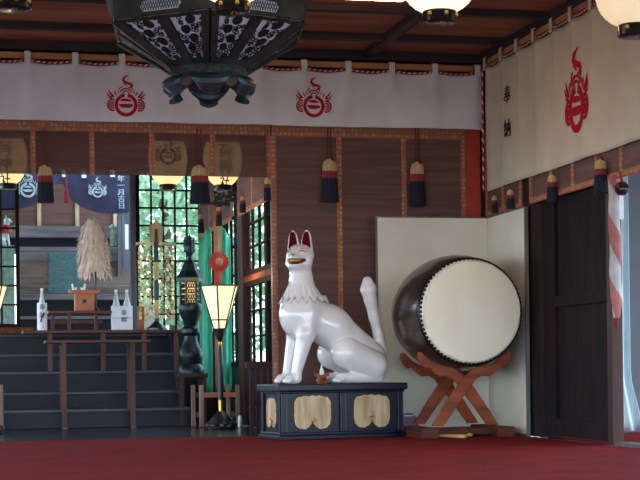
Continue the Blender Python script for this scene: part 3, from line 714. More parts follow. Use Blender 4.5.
# ------------------------------------------------------------------ drum
DX, DZ, DY0, DY1 = 4.165, PY(472, 311.5, 12.78).z, 12.76, 13.72
dm = thing('taiko_drum', 'big dark barrel drum with a pale skin head facing front', 'drum', (DX, (DY0+DY1)/2, DZ))
hl = (DY1-DY0)/2; RD = .428
prof = [(RD-.002, -hl+.02)]+[(RD+.068*(1-(i/10*2-1)**2), -hl+.02+(2*hl-.04)*i/10) for i in range(11)]
MB().lathe(prof, n=64, axis='y').build('barrel', 'drumbody', dm, smooth=True)
for s_ in (-1, 1):
    m = MB(); m.lathe([(.412, s_*(hl+.012)), (.405, s_*(hl+.014)), (.2, s_*(hl+.014)), (.05, s_*(hl+.014)), (.001, s_*(hl+.014))][::s_*-1 or 1], n=64, axis='y'); m.build('drum_head', 'drumskin', dm, smooth=True)
    m = MB(); m.lathe([(.411, s_*(hl+.013)), (.418, s_*(hl+.010)), (.424, s_*hl), (RD+.006, s_*(hl-.03)), (RD+.018, s_*(hl-.085)), (RD+.010, s_*(hl-.087))], n=64, axis='y'); m.build('skin_edge', 'skinrim' if s_ < 0 else 'drumbody', dm, smooth=True)
tk = MB().ell((0, 0, 0), (.0145, .018, .0145), n=8, m=6); tkm = None
for row, (yy, rr) in enumerate(((-hl+.022, RD+.004), (-hl+.055, RD+.012))):
    for i in range(74 if row == 0 else 12):
        if row == 1: continue
        a = 2*PI*(i+.5*row)/74
        if tkm is None: tkm = tk.build('tack', 'tack', dm, smooth='all'); ob = tkm
        else: ob = tkm.copy(); C.objects.link(ob); ob.parent = dm
        ob.location = (rr*math.cos(a), yy, rr*math.sin(a))
m = MB(); m.lathe([(RD+.010, -hl+.035), (RD+.022, -hl+.045), (RD+.028, -hl+.075), (RD+.02, -hl+.085)], n=64, axis='y'); m.build('dark_hoop', 'tack', dm, smooth=True)
m = MB()
m.tube([(.052*math.cos(a), 0, .052*math.sin(a)) for a in [i*2*PI/20 for i in range(21)]], .009, n=8); m.v = [(-RD-.075+y*.2, -.02+x, z) for x, y, z in m.v]; m.build('ring_handle', 'tack', dm, smooth='all')
# stand
sx0 = DX; YF, YBK = 12.98, 13.52
sf = mpp(PY(463, 400, YF))
def arm_outline():
    pts = [(150, 398), (200, 400), (262, 315), (322, 236), (345, 205), (372, 192), (402, 194), (424, 182), (446, 158), (468, 158), (484, 142), (500, 112), (497, 92), (485, 90), (464, 108), (440, 130), (408, 146), (362, 152), (330, 166), (302, 190), (262, 232), (212, 302)]
    return [((x/4.17+390-461.5)*sf, (437.5-(y/4.17+330))*sf) for x, y in pts]
ds = thing('drum_stand', 'red-brown crossed wooden stand carrying the big drum', 'drum stand', (sx0+.0, (YF+YBK)/2, 0))
ao = arm_outline()
for yy in (YF-(YF+YBK)/2, YBK-(YF+YBK)/2):
    MB().prism(ao, yy-.028, yy+.0).build('crossed_arm', 'stand', ds, bevel=.005)
    MB().prism([(-x, z) for x, z in ao][::-1], yy+.001, yy+.029).build('crossed_arm', 'stand', ds, bevel=.005)
for s_ in (-1, 1):
    m = MB(); m.b2((s_*.33-.075, -.37, 0), (s_*.33+.075, .37, .085)); m.build('foot', 'standdark', ds, bevel=.006)
MB().b2((-.26, -.20, .02), (.26, -.15, .07)).build('crossbar', 'standdark', ds, bevel=.004)
MB().b2((-.26, .15, .02), (.26, .20, .07)).build('crossbar', 'standdark', ds, bevel=.004)
# drumsticks & purple bundle
for k, (ua, va, ub, vb) in enumerate(((443, 428, 456, 437), (446, 426.5, 461, 435.5))):
    a = PZ(ua, va, .018); b_ = PZ(ub, vb, .018); L_ = (b_-a).length; mid = (a+b_)/2
    mid = PZ((ua+ub)/2, (va+vb)/2+3.5, .017)
    dv = Vector((.09, -.16, 0)) if k == 0 else Vector((.12, -.14, 0))
    tag(MB().tube([-dv, -dv*.3, dv*.9, dv], [.010, .013, .016, .011], n=10).build('drumstick', 'bamboo', smooth=True, loc=mid+Vector((0, -.0, .0))), ('left' if k == 0 else 'right')+' one of two pale wooden drumsticks lying before the drum stand', 'drumstick', 'drumsticks on the carpet')
p = PZ(406, 424, 0.0); p.y = 13.62; p = PY(406.5, 425, 13.5); 
vb_ = thing('silk_bundle', 'round violet silk bundle tucked between pedestal and drum stand', 'bundle', (PY(408.5, 425, 13.76).x, 13.76, 0))
MB().lathe([(.04, 0), (.08, .025), (.092, .08), (.082, .14), (.045, .18), (.015, .19)], n=20, sy=.8).build('pouch', 'violet', vb_, smooth=True)
MB().tube([(.056*math.cos(a), .045*math.sin(a), .168) for a in [i*2*PI/16 for i in range(17)]], .007, n=6).build('tie', 'paper', vb_, smooth=True)
# ------------------------------------------------------------------ bronze hanging lantern
p = PY(208.5, 22, 10.25); s = mpp(p)
bl = thing('bronze_lantern', 'huge hexagonal openwork bronze lantern hanging from the ceiling', 'hanging lantern', (p.x, p.y, 0))
vd = math.atan2(-p.y, -p.x)          # direction to camera
A0 = vd+math.radians(1)
def hexv(r, z, k, ph=A0): a = ph+k*PI/3; return Vector((r*math.cos(a), r*math.sin(a), z))
R1 = 92*s/.866; R0 = 37*s/.866; z1 = ZV(22, 207, p.y)-.06; z0 = z1-37*s; zr = z1+.30
zrim = z1
# rim band: six plates with long hexagonal grille
for k in range(6):
    a, b_ = hexv(R1, z1, k), hexv(R1, z1, k+1); a2, b2_ = hexv(R1*1.01, z1+.165, k), hexv(R1*1.01, z1+.165, k+1)
    nrm = ((a+b_)/2); nrm.z = 0; nrm.normalize()
    m = MB(); th = .02
    vs = [a, b_, b2_, a2]+[x-nrm*th for x in (a, b_, b2_, a2)]
    m.add(vs, [(0, 1, 2, 3), (7, 6, 5, 4), (0, 4, 5, 1), (1, 5, 6, 2), (2, 6, 7, 3), (3, 7, 4, 0)])
    pl_ = m.build('rim_plate', 'bronze', bl, bevel=.004)
    mid = (a+b_+a2+b2_)/4-Vector((0, 0, .028)); ex = (b_-a).normalized(); L_ = (b_-a).length*.21
    fn = lambda x, z, o_: mid+ex*x+Vector((0, 0, z))+nrm*(o_+.003)
    oc = [(-L_, 0), (-L_*.86, .032), (L_*.86, .032), (L_, 0), (L_*.86, -.032), (-L_*.86, -.032)]
    m = MB(); m.add([fn(x, z, 0) for x, z in oc]+[fn(x, z, .006) for x, z in oc], [tuple(range(6)), tuple(range(11, 5, -1))]+[(i, i+6, (i+1) % 6+6, (i+1) % 6) for i in range(6)]); m.build('grille', 'lantpaper', pl_)
    m = MB()
    for i in range(int(2*L_/.018)):
        x = -L_*.9+i*.018
        if x < L_*.9: m.ribbon([(x-.012, -.028), (x+.012, .028)], .003, lambda x, z, o_: mid+ex*x+Vector((0, 0, z))+nrm*(o_+.009)); m.ribbon([(x+.012, -.028), (x-.012, .028)], .003, lambda x, z, o_: mid+ex*x+Vector((0, 0, z))+nrm*(o_+.010))
    m.build('mesh', 'dkbronze', pl_)
# flared underside: ribs + traceried panels
rnd = random.Random(3)
for k in range(6):
    a, b_ = hexv(R1*.99, z1-.002, k), hexv(R1*.99, z1-.002, k+1); c_, d_ = hexv(R0, z0, k), hexv(R0, z0, k+1)
    n3 = (b_-a).cross(c_-a).normalized(); 
    if n3.dot((a+b_)/2-Vector((0, 0, z1+.3))) < 0: n3 = -n3
    def fn(x, z, o_, a=a, b_=b_, c_=c_, d_=d_, n3=n3):   # x 0..1 across, z 0(top)..1(bottom)
        return a.lerp(b_, x).lerp(c_.lerp(d_, x), z)+n3*(o_+.002)
    # centre rib board and edge ribs
    m = MB()
    def quadp(xa, xb_, xc, xd, za, zb_, o_, th):
        P = [fn(xa, za, o_), fn(xb_, za, o_), fn(xd, zb_, o_), fn(xc, zb_, o_)]; Q = [fn(xa, za, o_+th), fn(xb_, za, o_+th), fn(xd, zb_, o_+th), fn(xc, zb_, o_+th)]
        m.add(P+Q, [(0, 1, 2, 3), (7, 6, 5, 4), (0, 4, 5, 1), (1, 5, 6, 2), (2, 6, 7, 3), (3, 7, 4, 0)])
    quadp(.45, .55, .40, .60, 0, 1, .004, .012); quadp(0, .075, 0, .14, 0, 1, .004, .02); quadp(.925, 1, .86, 1, 0, 1, .004, .02); quadp(.07, .93, .13, .87, 0, .05, .004, .01); quadp(.07, .93, .13, .87, .9, 1, .004, .01)
    m.build('rib_frame', 'bronze', bl)
    m = MB()
    def quad2(o_):
        P = [fn(0.02, 0.01, o_), fn(.98, .01, o_), fn(.98, .99, o_), fn(.02, .99, o_)]; Q = [x-n3*.004 for x in P]
        m.add(P+Q, [(0, 1, 2, 3), (7, 6, 5, 4), (0, 4, 5, 1), (1, 5, 6, 2), (2, 6, 7, 3), (3, 7, 4, 0)])
    quad2(.0); pn = m.build('pale_backing', 'lantpaper', bl)
    for side in (0, 1):
        m = MB(); ae = (b_-a).length; he = ((c_+d_)/2-(a+b_)/2).length
        def f2(x, z, o_, side=side):   # metric coords: x 0..w, z down
            zz = z/he; xl = (.075+.06*zz) if side == 0 else (.55+.05*zz); xr = (.45-.05*zz) if side == 0 else (.925-.06*zz)
            return fn(xl+(xr-xl)*x, zz, o_+.003)
        def circ(cx, cz, r, w):
            wd = ae*.36*(1-cz/he*.62)
            pts = [(cx+r*math.cos(q)/wd, cz+r*math.sin(q)) for q in [i*2*PI/12 for i in range(12)]]
            vs = [f2(x, z, .0) for x, z in pts]; vi = [f2(cx+(x-cx)*w, cz+(z-cz)*w, 0) for x, z in pts]
            vs2 = [v_+n3*.004 for v_ in vs+vi]
            m.add(vs2, [(i, (i+1) % 12, (i+1) % 12+12, i+12) for i in range(12)])
        for j in range(5):
            cz = he*(.14+.18*j); wd = ae*.36*(1-cz/he*.62); r = min(.036, wd*.22)
            circ(.5+.12*(-1)**j, cz, r, .0 if j % 1 == 0 else .5)
            for q in range(9):
                ang = q*2*PI/9+j; rr = r+.016
                circ(.5+.12*(-1)**j+rr*1.5*math.cos(ang)/wd, cz+rr*1.25*math.sin(ang), .017, .45) if .08 < .5+.12*(-1)**j+rr*1.5*math.cos(ang)/wd < .92 else None
        for q in range(26):
            cz = he*rnd.uniform(.08, .9); cx = rnd.choice((.05, .95)) if q % 2 else rnd.uniform(.1, .9); circ(cx, cz, rnd.uniform(.008, .014), rnd.choice((0, .4)))
        # border lines
        for xe in (.02, .98):
            P = [f2(xe-.03, .02*he, .0), f2(xe+.03, .02*he, 0), f2(xe+.05, .95*he, 0), f2(xe-.05, .95*he, 0)]; m.add([v_+n3*.005 for v_ in P], [(0, 1, 2, 3)])
        m.build('tracery', 'dkbronze', bl)
# neck and petal feet
m = MB(); m.lathe([(R0, z0+.02), (R0*1.02, z0), (R0*.98, z0-.02), (R0*.98, z0-11*s), (R0*1.03, z0-12*s), (R0*.8, z0-13*s)], n=6, a0=A0); nk = m.build('neck', 'bronze', bl)
for k in range(6):
    a, b_ = hexv(R0*.99, z0-6.5*s, k), hexv(R0*.99, z0-6.5*s, k+1); nr = (a+b_).normalized(); nr.z = 0
    ex = (b_-a).normalized(); mid = (a+b_)/2
    m = MB()
    for dx in (-.3, .0, .3):
        cx = dx*(b_-a).length; m.tube([mid+ex*(cx+.035*math.cos(q))+Vector((0, 0, .022*math.sin(q)))+nr*.004 for q in [i*2*PI/14 for i in range(15)]], .005, n=5)
    m.build('boss', 'bronze', nk)
zf = z0-11*s
for k in range(6):
    a = A0+k*PI/3; er = Vector((math.cos(a), math.sin(a), 0)); et = Vector((-math.sin(a), math.cos(a), 0))
    prof = [(.86, 0, .50), (1.0, -.02, .53), (1.12, -.05, .46), (1.14, -.08, .36), (1.04, -.105, .27), (.98, -.125, .22), (1.06, -.14, .22)]
    n_ = 10; vs = []; fs = []
    for (r, dz, w) in prof:
        for i in range(n_+1):
            q = i/n_*2-1; ww = w*R0*q; vs.append(er*(r*R0-.09*R0*q*q*1.2)+et*ww+Vector((0, 0, zf+dz*s/.0066*1.0+.018*abs(q)**2)))
    nv = len(vs); vs2 = [v_-er*.012 for v_ in vs]
    for j in range(len(prof)-1):
        for i in range(n_):
            o_ = j*(n_+1)+i; fs.append((o_, o_+1, o_+n_+2, o_+n_+1)); fs.append((o_+nv, o_+n_+1+nv, o_+n_+2+nv, o_+1+nv))
    mm = MB().add(vs+vs2, fs)
    bd = list(range(n_+1))+[(j+1)*(n_+1)-1 for j in range(1, len(prof))]+list(range(nv-2, nv-n_-2, -1))+[j*(n_+1) for j in range(len(prof)-2, 0, -1)]
    m
    for i in range(len(bd)): x, y = bd[i], bd[(i+1) % len(bd)]; mm.f.append((x, x+nv, y+nv, y)); mm.mi.append(0)
    mm.build('petal_foot', 'patina', bl, smooth=True)
# roof of the lantern and chain (above the frame)
m = MB(); m.lathe([(R1*1.02, z1+.16), (R1*1.1, z1+.18), (R1*.6, z1+.26), (.06, z1+.31)], n=6, a0=A0); m.build('lantern_roof', 'bronze', bl)
m = MB(); m.tube([(0, 0, z1+.3), (0, 0, ZC+.0)], .015); m.build('chain', 'dkbronze', bl)
# ------------------------------------------------------------------ paper lanterns
def ribbed(r, h, n=15, z0=.0, e0=.42):
    pr = []
    for i in range(n*2+1):
        q = i/(n*2); a = -1+2*q; rr = r*math.sqrt(max(0, 1-(abs(a)*math.sqrt(1-e0*e0))**2.2)); rr = rr-(.012*r if i % 2 else 0); pr.append((rr, z0+q*h))
    return pr
def paper_lantern(label, p, r, h, mt, group=None, text=None, crest_k=0, fit=True, leaf=False, face=0, cordto=None, drop=0):
    """p = bottom centre of the black base"""
    t = thing('paper_lantern', label, 'paper lantern', p, 0, group)
    bh = r*.30
    pr = ribbed(r, h, z0=bh)
    MB().lathe(pr, n=36).build('paper_shade', mt, t, smooth='all')
    rb_ = pr[0][0]
    m = MB(); m.lathe([(rb_*.93, 0), (rb_*1.02, .006), (rb_*1.02, bh*.85), (rb_*.98, bh+.004)], n=28); m.build('base_ring', 'black', t, smooth=True)
    m = MB(); m.lathe([(rb_*.98, bh+h-.004), (rb_*1.02, bh+h), (rb_*1.02, bh*1.8+h), (rb_*.9, bh*1.85+h)], n=28); m.build('top_ring', 'black', t, smooth=True)
    if fit:
        for da in (-.85, .1, .95):
            a = -PI/2+da+face; f_ = MB().ell((0, 0, 0), (.014, .014, .014), n=8, m=6); f_.v = [(x+rb_*1.04*math.cos(a), y+rb_*1.04*math.sin(a), z+bh*.62) for x, y, z in f_.v]; f_.build('gold_stud', 'gold', t, smooth='all')
        m = MB(); m.tube([(.014*math.cos(a), -.0-rb_*.6, -.012+.014*math.sin(a)) for a in [i*2*PI/12 for i in range(13)]], .003, n=5); m.build('pull_ring', 'brass', t)
    def surf(x, z, o_):
        zz = min(max(z, pr[0][1]), pr[-1][1]); j = (zz-pr[0][1])/h; a_ = -1+2*j; rr = r*math.sqrt(max(0.02, 1-(abs(a_)*.907)**2.2))+.003+o_*.5; a = -PI/2+face+x/r
        return (rr*math.cos(a), rr*math.sin(a), z)
    if text:
        m = MB(); add_text(m, text[0], text[1], text[2], text[3], surf, bold=.003, step=1.0); m.build('lettering', 'ink', t)
    if crest_k:
        m = MB(); crest(m, surf, crest_k, .0, bh+h*.5); tag(m.build('crest', 'crest', t), 'red flaming jewel crest')
    m = MB(); m.tube([(0, 0, bh*1.8+h), (0, 0, cordto-p[2])], .005, n=6); m.build('hanging_cord', 'black', t)
    return t
for (u, v, lab, mt) in ((14, 10, 'paper lantern at the far left whose black base alone shows at the top', 'paperdim'), (232.5, 13.5, 'lit paper lantern hanging in front of the bronze lantern', 'paperlamp'), (439.5, 23.5, 'lit white paper lantern hanging clear below the ceiling boards', 'paperlamp'), (635, 37, 'cream paper lantern hanging before the tall right curtain', 'paperdim')):
    p = PY(u, v, 9.1-.0); s = mpp(p)
    if u == 635: p = PY(u, v, 8.9); s = mpp(p)
    paper_lantern(lab, p, 39*s, 66*s, mt, 'paper lanterns along the front', cordto=ZC, crest_k=0)
for (u, v, lab, tx, ck) in ((8, 189.5, 'warm lit inner lantern with black lettering at the left edge', '稲荷神社', 0), (168, 190.5, 'inner lantern with a crest behind the short blind, left of the large tassel', None, .0009), (223, 191, 'inner lantern with black lettering hanging right of the large tassel', '稲荷神社', 0)):
    p = PY(u, v, 15.6); s = mpp(p)
    paper_lantern(lab, p, 19.5*s, 52*s, 'paperwarm', 'paper lanterns in the inner room', fit=False, text=(tx, .15, .02 if u > 100 else -.02, .51) if tx else None, crest_k=ck, face=-.1, cordto=3.22)
p = PY(226, 203, 15.5)
t = thing('evergreen_sprig', 'dark evergreen sprig hanging just under the right inner lantern', 'sprig', PY(225, 191, 15.5)); m = MB(); rr_ = random.Random(5)
for i in range(60):
    a = rr_.uniform(0, 2*PI); q = Vector((rr_.uniform(-.10, .10), rr_.uniform(-.05, .05), rr_.uniform(-.14, -.01))); d_ = Vector((math.cos(a), rr_.uniform(-.4, .4), math.sin(a)*.6))*.04; w = d_.cross(Vector((0, 1, .3))).normalized()*.012
    m.add([q-d_, q+w, q+d_, q-w], [(0, 1, 2, 3)])
m.build('leaves', 'leafdk', t); MB().tube([(0, 0, -.08), (-.02, 0, .02)], .004, n=5).build('twig', 'bark', t)
# ceiling light
a = PZ(337, 0, ZC); c_ = PZ(372, 3, ZC)
t = thing('ceiling_light', 'long lit ceiling light at the top of the picture', 'ceiling light', (PZ(372, -4, ZC-.1).x, PZ(372, -3.6, ZC-.1).y+.0, ZC-.1))
MB().b2((-.28, -.14, -.0), (.28, .14, .04)).build('diffuser', 'lightpanel', t, bevel=.01)
MB().b2((-.3, -.16, .035), (.3, .16, .1)).build('housing', 'whitewall', t, bevel=.005)
# ------------------------------------------------------------------ bell rope at the side opening
p = PY(616.5, 318, 11.05); s = mpp(p); L_ = (318-176)*s
br = thing('bell_rope', 'thick red and cream striped bell rope hanging in the right doorway', 'bell rope', p)
pts = [(0.004*math.sin(i*.1)-.0008*i*0-(.008*i/160), 0, L_*i/160) for i in range(161)]
m = MB(); m.tube(pts, [.043*min(1, .55+i*.02) for i in range(161)], n=40, mif=lambda i, k: 1 if ((i/160*2.2+k/40) % 1) < .5 else 0); m.build('twisted_cloth', ['pinkstripe', 'creamstripe'], br, smooth='all')
m = MB(); m.lathe([(.012, -.03), (.016, -.02), (.012, .0)], n=10); m.lathe([(.01, -.075), (.02, -.05), (.008, -.03)], n=10); m.build('end_knot', 'darkcord', br, smooth=True)
p = PY(622, 188.5, 10.92)
bt = thing('round_bell', 'dark round brown bell hanging beside the striped rope', 'bell', p)
MB().lathe([(.001, -.052), (.03, -.045), (.05, -.02), (.054, -.003), (.057, 0), (.054, .003), (.05, .02), (.03, .045), (.001, .052)], n=24).build('bell_body', 'bell', bt, smooth=True)
MB().b2((-.045, -.056, -.012), (.045, -.045, -.004)).build('slit', 'black', bt)
MB().tube([(0, 0, .04), (-.01, 0, .12)], .012, n=8).build('cord', 'redthread', bt)
m = MB(); m.b2((-.022, -.003, -.22), (.01, .003, -.05)); m.build('paper_tag', 'paper', bt)
# ------------------------------------------------------------------ inner room furniture
# floor lamps
def floor_lamp(label, u):
    p = PY(u, 428, 16.05); p.z = 0; s = mpp(p); t = thing('floor_lamp', label, 'floor lamp', p, 0, 'paper floor lamps')
    Z = lambda v: PY(u, v, 16.05).z
    zt_, zb_, z2 = Z(286), Z(329), Z(320); r1, r0_, r2 = 20*s, 6.5*s, 9.3*s
    ph = .25
    m = MB(); m.lathe([(r0_, zb_), (r2, z2), (r1, zt_)], n=6, a0=ph); m.build('paper_shade', 'lampshade', t)
    m = MB()
    for k in range(6):
        a = ph+k*PI/3; P = [Vector((r*1.0*math.cos(a), r*math.sin(a), z)) for r, z in ((r0_, zb_), (r2, z2), (r1, zt_))]
        m.tube(P, .0085, n=6)
        for r, z in ((r2, z2), (r1, zt_), (r0_, zb_)):
            b_ = ph+(k+1)*PI/3; m.tube([(r*math.cos(a), r*math.sin(a), z), (r*math.cos(b_), r*math.sin(b_), z)], .008, n=6)
    m.build('shade_frame', 'lampframe', t)
    m = MB(); m.lathe([(.015, Z(342)), (.03, Z(339)), (.05, Z(335)), (.055, Z(331)), (.065, zb_)], n=16); m.build('shade_cup', 'lampframe', t, smooth=True)
    m = MB(); m.lathe([(.012, Z(346)), (.02, Z(343)), (.014, Z(341))], n=12); m.lathe([(.024, Z(412)), (.026, Z(400)), (.024, Z(399))], n=14); m.build('brass_collar', 'brass', t, smooth=True)
    m = MB(); m.lathe([(.028, Z(400)), (.028, Z(352)), (.014, Z(346))], n=14); m.build('pole', 'lampframe', t, smooth=True)
    m = MB(); m.lathe([(.15, 0), (.155, .02), (.12, .05), (.11, .09), (.07, .14), (.03, Z(411))], n=12)
    for k in range(8): a = k*PI/4; m.ell((.115*math.cos(a), .115*math.sin(a), .035), (.045, .045, .04), n=8, m=6)
    m.build('lotus_base', 'lampframe', t, smooth=True)
    for zz in (.5,):
        l = bpy.data.lights.new('lamp_bulb', 'POINT'); l.energy = 6; l.color = (1, .78, .5); l.shadow_soft_size = .08
        lo = bpy.data.objects.new('lamp_bulb', l); C.objects.link(lo); lo.parent = t; lo.location = (0, 0, (zt_+.06))
    return t
fl = floor_lamp('lit hexagonal paper floor lamp standing before the green silk banner', 221)
p2 = PY(-11.5, 428, 16.05); p2.z = 0
dup(fl, loc=p2, label='paper floor lamp at the left edge of the picture, only its shade corner in view')
# wooden rail frames around the banner foot
def rail_frame(label, u0, u1, Y):
    a, b_ = PY(u0, 425, Y), PY(u1, 425, Y); t = thing('wooden_rail', label, 'rail', ((a.x+b_.x)/2, Y, 0)); w = (b_.x-a.x)/2; H = ZV(385, u0, Y)
    for x, y in ((-w, -.12), (-w-.05, .12), (w, -.12), (w-.06, .12)): MB().b2((x-.022, y-.022, 0), (x+.022, y+.022, H)).build('post', 'lightwood', t, bevel=.004)
    MB().b2((-w, -.14, H-.13), (w, -.10, H-.08)).build('rail', 'hinoki', t, bevel=.003)
    MB().b2((-w-.05, .10, H-.13), (w-.06, .14, H-.08)).build('rail', 'legwood', t, bevel=.003)
    for s_ in (-1, 1): MB().b2((s_*w-.028 if s_ < 0 else w-.045, -.12, .1), (s_*w-.01 if s_ < 0 else w-.02, .12, .15)).build('foot_rail', 'legwood', t)
    return t
rail_frame('low pale wooden rail frame around the foot of the green banner', 200, 236, 16.75)
rail_frame('low wooden rail frame at the left picture edge', -34, 1.0, 16.75)
# green banner
p = PY(217, 392, 17.6); s = mpp(p)
gb = thing('silk_banner', 'long green silk banner with a brown strip and red rosette', 'banner', (p.x, p.y, 0))
Zb = lambda v: PY(217, v, 17.6).z
def strip(x0, x1, zt0, zt1, zb, fy, am, name, mt):
    n_ = 14; m_ = 20; vs = []; fs = []
    for i in range(n_+1):
        q = i/n_; x = x0+(x1-x0)*q; top = zt0+(zt1-zt0)*q if not isinstance(zt0, tuple) else 0
        for j in range(m_+1):
            z = top+(zb-top)*j/m_; vs.append((x, fy+am*math.sin(q*9+j*.05), z))
    for i in range(n_):
        for j in range(m_): a = i*(m_+1)+j; fs.append((a, a+1, a+m_+2, a+m_+1))
    o = MB().add(vs, fs).build(name, mt, gb, smooth='all'); so = o.modifiers.new('s', 'SOLIDIFY'); so.thickness = .006; return o
strip((201-217)*s, (213-217)*s, Zb(240), Zb(226), Zb(393), .02, .018, 'green_cloth', 'green')
strip((223-217)*s, (232.5-217)*s, Zb(224), Zb(238), Zb(390), .02, .018, 'green_cloth', 'green')
strip((215.3-217)*s, (222.7-217)*s, Zb(205), Zb(205), Zb(392), -.01, .004, 'brown_strip', 'brownstrip')
strip((216.5-217)*s, (221-217)*s, Zb(270), Zb(270), Zb(330), -.02, .0, 'red_strip', 'redstrip')
m = MB(); cx = (220-217)*s; cz = Zb(262)
for k in range(18):
    a = k*2*PI/18; d_ = Vector((math.cos(a), 0, math.sin(a))); tt = Vector((-math.sin(a), 0, math.cos(a)))
    o_ = Vector((cx, -.04, cz)); m.add([o_+d_*.03, o_+d_*.1+tt*.02+Vector((0, -.012, 0)), o_+d_*.115, o_+d_*.1-tt*.02+Vector((0, .012, 0))], [(0, 1, 2, 3)])
ro = m.build('rosette', 'redstrip', gb)
m = MB(); m.ell((cx, -.045, cz), (.045, .015, .045)); m.build('rosette_centre', 'brownstrip', ro, smooth='all')
MB().b2(((203-217)*s, .0, Zb(205)), ((230-217)*s, .03, Zb(202))).build('hanger', 'legwood', gb)
MB().tube([(0, .015, Zb(202)), (0, .015, 3.22)], .008).build('cord', 'darkcord', gb)
# teal bronze lantern on baluster
p = PY(191, 372, 17.25); s = mpp(p); Zt = lambda v: PY(191, v, 17.25).z
zb0 = Zt(373)
tl_ = thing('standing_lantern', 'dark teal metal standing lantern with gold openwork fire box', 'standing lantern', (p.x, p.y, zb0))
T = lambda v: Zt(v)-zb0
MB().lathe([(13*s, 0), (13*s, T(368)), (10*s, T(364)), (12*s, T(358)), (12.5*s, T(352)), (9*s, T(346)), (7*s, T(340)), (6.5*s, T(336)), (9.5*s, T(333)), (9.5*s, T(329)), (6.5*s, T(326)), (8*s, T(320)), (11*s, T(313)), (12.5*s, T(308)), (11*s, T(304))], n=24).build('baluster', 'teal', tl_, smooth=True)
m = MB(); m.lathe([(9.3*s, T(304)), (9.3*s, T(283))], n=6); m.build('fire_box', 'platg', tl_)
m = MB()
for k in range(6):
    a = k*PI/3; m.tube([(9.8*s*math.cos(a), 9.8*s*math.sin(a), T(304)), (9.8*s*math.cos(a), 9.8*s*math.sin(a), T(282))], .012, n=5)
    for j in range(4):
        q0 = Vector((9.6*s*math.cos(a), 9.6*s*math.sin(a), 0)); q1 = Vector((9.6*s*math.cos(a+PI/3), 9.6*s*math.sin(a+PI/3), 0)); c_ = q0.lerp(q1, (j+.5)/4)
        for zz in (286, 291.5, 297, 302): m.tube([c_+(q1-q0).normalized()*.016*math.cos(w)+Vector((0, 0, T(zz)+.02*math.sin(w))) for w in [i*2*PI/8 for i in range(9)]], .007, n=4)
m.build('openwork', 'teal', tl_)
MB().lathe([(13.5*s, T(282)), (14*s, T(278)), (9*s, T(271)), (6*s, T(263)), (3*s, T(260)), (2.5*s, T(256))], n=6).build('roof', 'teal', tl_)
m = MB(); m.lathe([(2*s, T(257)), (5*s, T(251)), (5.5*s, T(246)), (3*s, T(240)), (.2*s, T(234))], n=12)
for k in range(10):
    a = k*2*PI/10
    for v in (252, 247, 242): m.lathe([(.012, 0), (.001, .06)], c=(5*s*math.cos(a), 5*s*math.sin(a), T(v)), n=4)
m.build('finial', 'teal', tl_)
lt = thing('lantern_table', 'dark brown stool under the teal standing lantern', 'stool', (p.x, p.y, 0))
MB().b2((-.16, -.15, zb0-.045), (.16, .15, zb0-.002)).build('top', 'doorr', lt, bevel=.004)
for x in (-.12, .12):
    for y in (-.12, .12): MB().b2((x-.025, y-.025, .0 if y < 0 else zs[3]+.0), (x+.025, y+.025, zb0-.045)).build('leg', 'doorr', lt)
# dark slatted barrier near the fox pedestal
p = PY(262, 432, 14.75); s = mpp(p)
x0_, x1_ = PY(249, 400, 14.75).x, XI-.06; Hh = ZV(362, 260, 14.75)
bt_ = thing('slatted_barrier', 'low dark slatted wooden barrier behind the lacquer pedestal', 'barrier', (x0_, 14.75, 0))
MB().b2((-.03, -.04, Hh-.06), (x1_-x0_, .04, Hh)).build('cap_rail', 'doorr', bt_, bevel=.005)
MB().b2((.0, -.02, Hh-.40), (x1_-x0_, .02, Hh-.36)).build('mid_rail', 'post', bt_)
for i in range(5):
    x = .025+i*(x1_-x0_-.05)/4; MB().b2((x-.018, -.022, 0), (x+.018, .022, Hh-.06)).build('slat', 'doorr', bt_)
# small items near the lamp base
p = PY(227, 415, 16.5); tag(MB().b2((-.05, -.06, 0), (.05, .06, .10)).build('small_box', 'bluebox', loc=(p.x, 16.5, .0), bevel=.004), 'pale blue box lying behind the floor lamp base', 'box')
p = PY(240, 420, 16.35); tag(MB().lathe([(.022, 0), (.022, .1), (.012, .12)], n=12).build('white_cup', 'whitecer', loc=(p.x, 16.35, 0), smooth=True), 'little white canister on the floor right of the lamp base', 'canister')
# front table
p0 = PY(46, 341, 17.35-.25); YT = 16.85
def ptx(u): return PY(u, 380, YT).x
xa, xb_ = ptx(46), ptx(150.5); zt_ = ZV(340, 98, YT)
t = thing('offering_table', 'narrow plain brown table standing on the dark inner floor below the altar', 'table', ((xa+xb_)/2, YT, 0)); w = (xb_-xa)/2
MB().b2((-w, -.02, zt_-.028), (w, .40, zt_)).build('table_top', 'midwood', t, bevel=.004)
for x in (ptx(64.2), ptx(133)):
    x -= (xa+xb_)/2; MB().b2((x-.025, .0, 0.012), (x+.025, .05, zt_-.028)).build('leg', 'legwood', t, bevel=.003)
    MB().b2((x-.027, -.002, 0), (x+.027, .052, .012)).build('leg_cap', 'black', t)
    MB().b2((x-.02, .35, 0), (x+.02, .39, zt_-.028)).build('leg', 'legwood', t, bevel=.003)
    MB().b2((x-.025, .05, zt_-.07), (x+.025, .38, zt_-.028)).build('side_rail', 'legwood', t)
# altar table on the steps
YA = 18.1; za = ZV(330, 90, YA-.05)
xa, xb_ = PY(23, 330, YA).x, PY(186, 330, YA).x
t = thing('altar_table', 'long brown altar table standing on the dark steps with offerings', 'table', ((xa+xb_)/2, YA, zs[2])); w = (xb_-xa)/2
MB().b2((-w, -.06, za-.035-zs[2]), (w, .42, za-zs[2])).build('table_top', 'midwood', t, bevel=.004)
for u in (50, 103, 144, 176):
    x = PY(u, 350, YA).x-(xa+xb_)/2; MB().b2((x-.025, -.04, 0.002), (x+.025, .0, za-.035-zs[2])).build('leg', 'legwood', t)
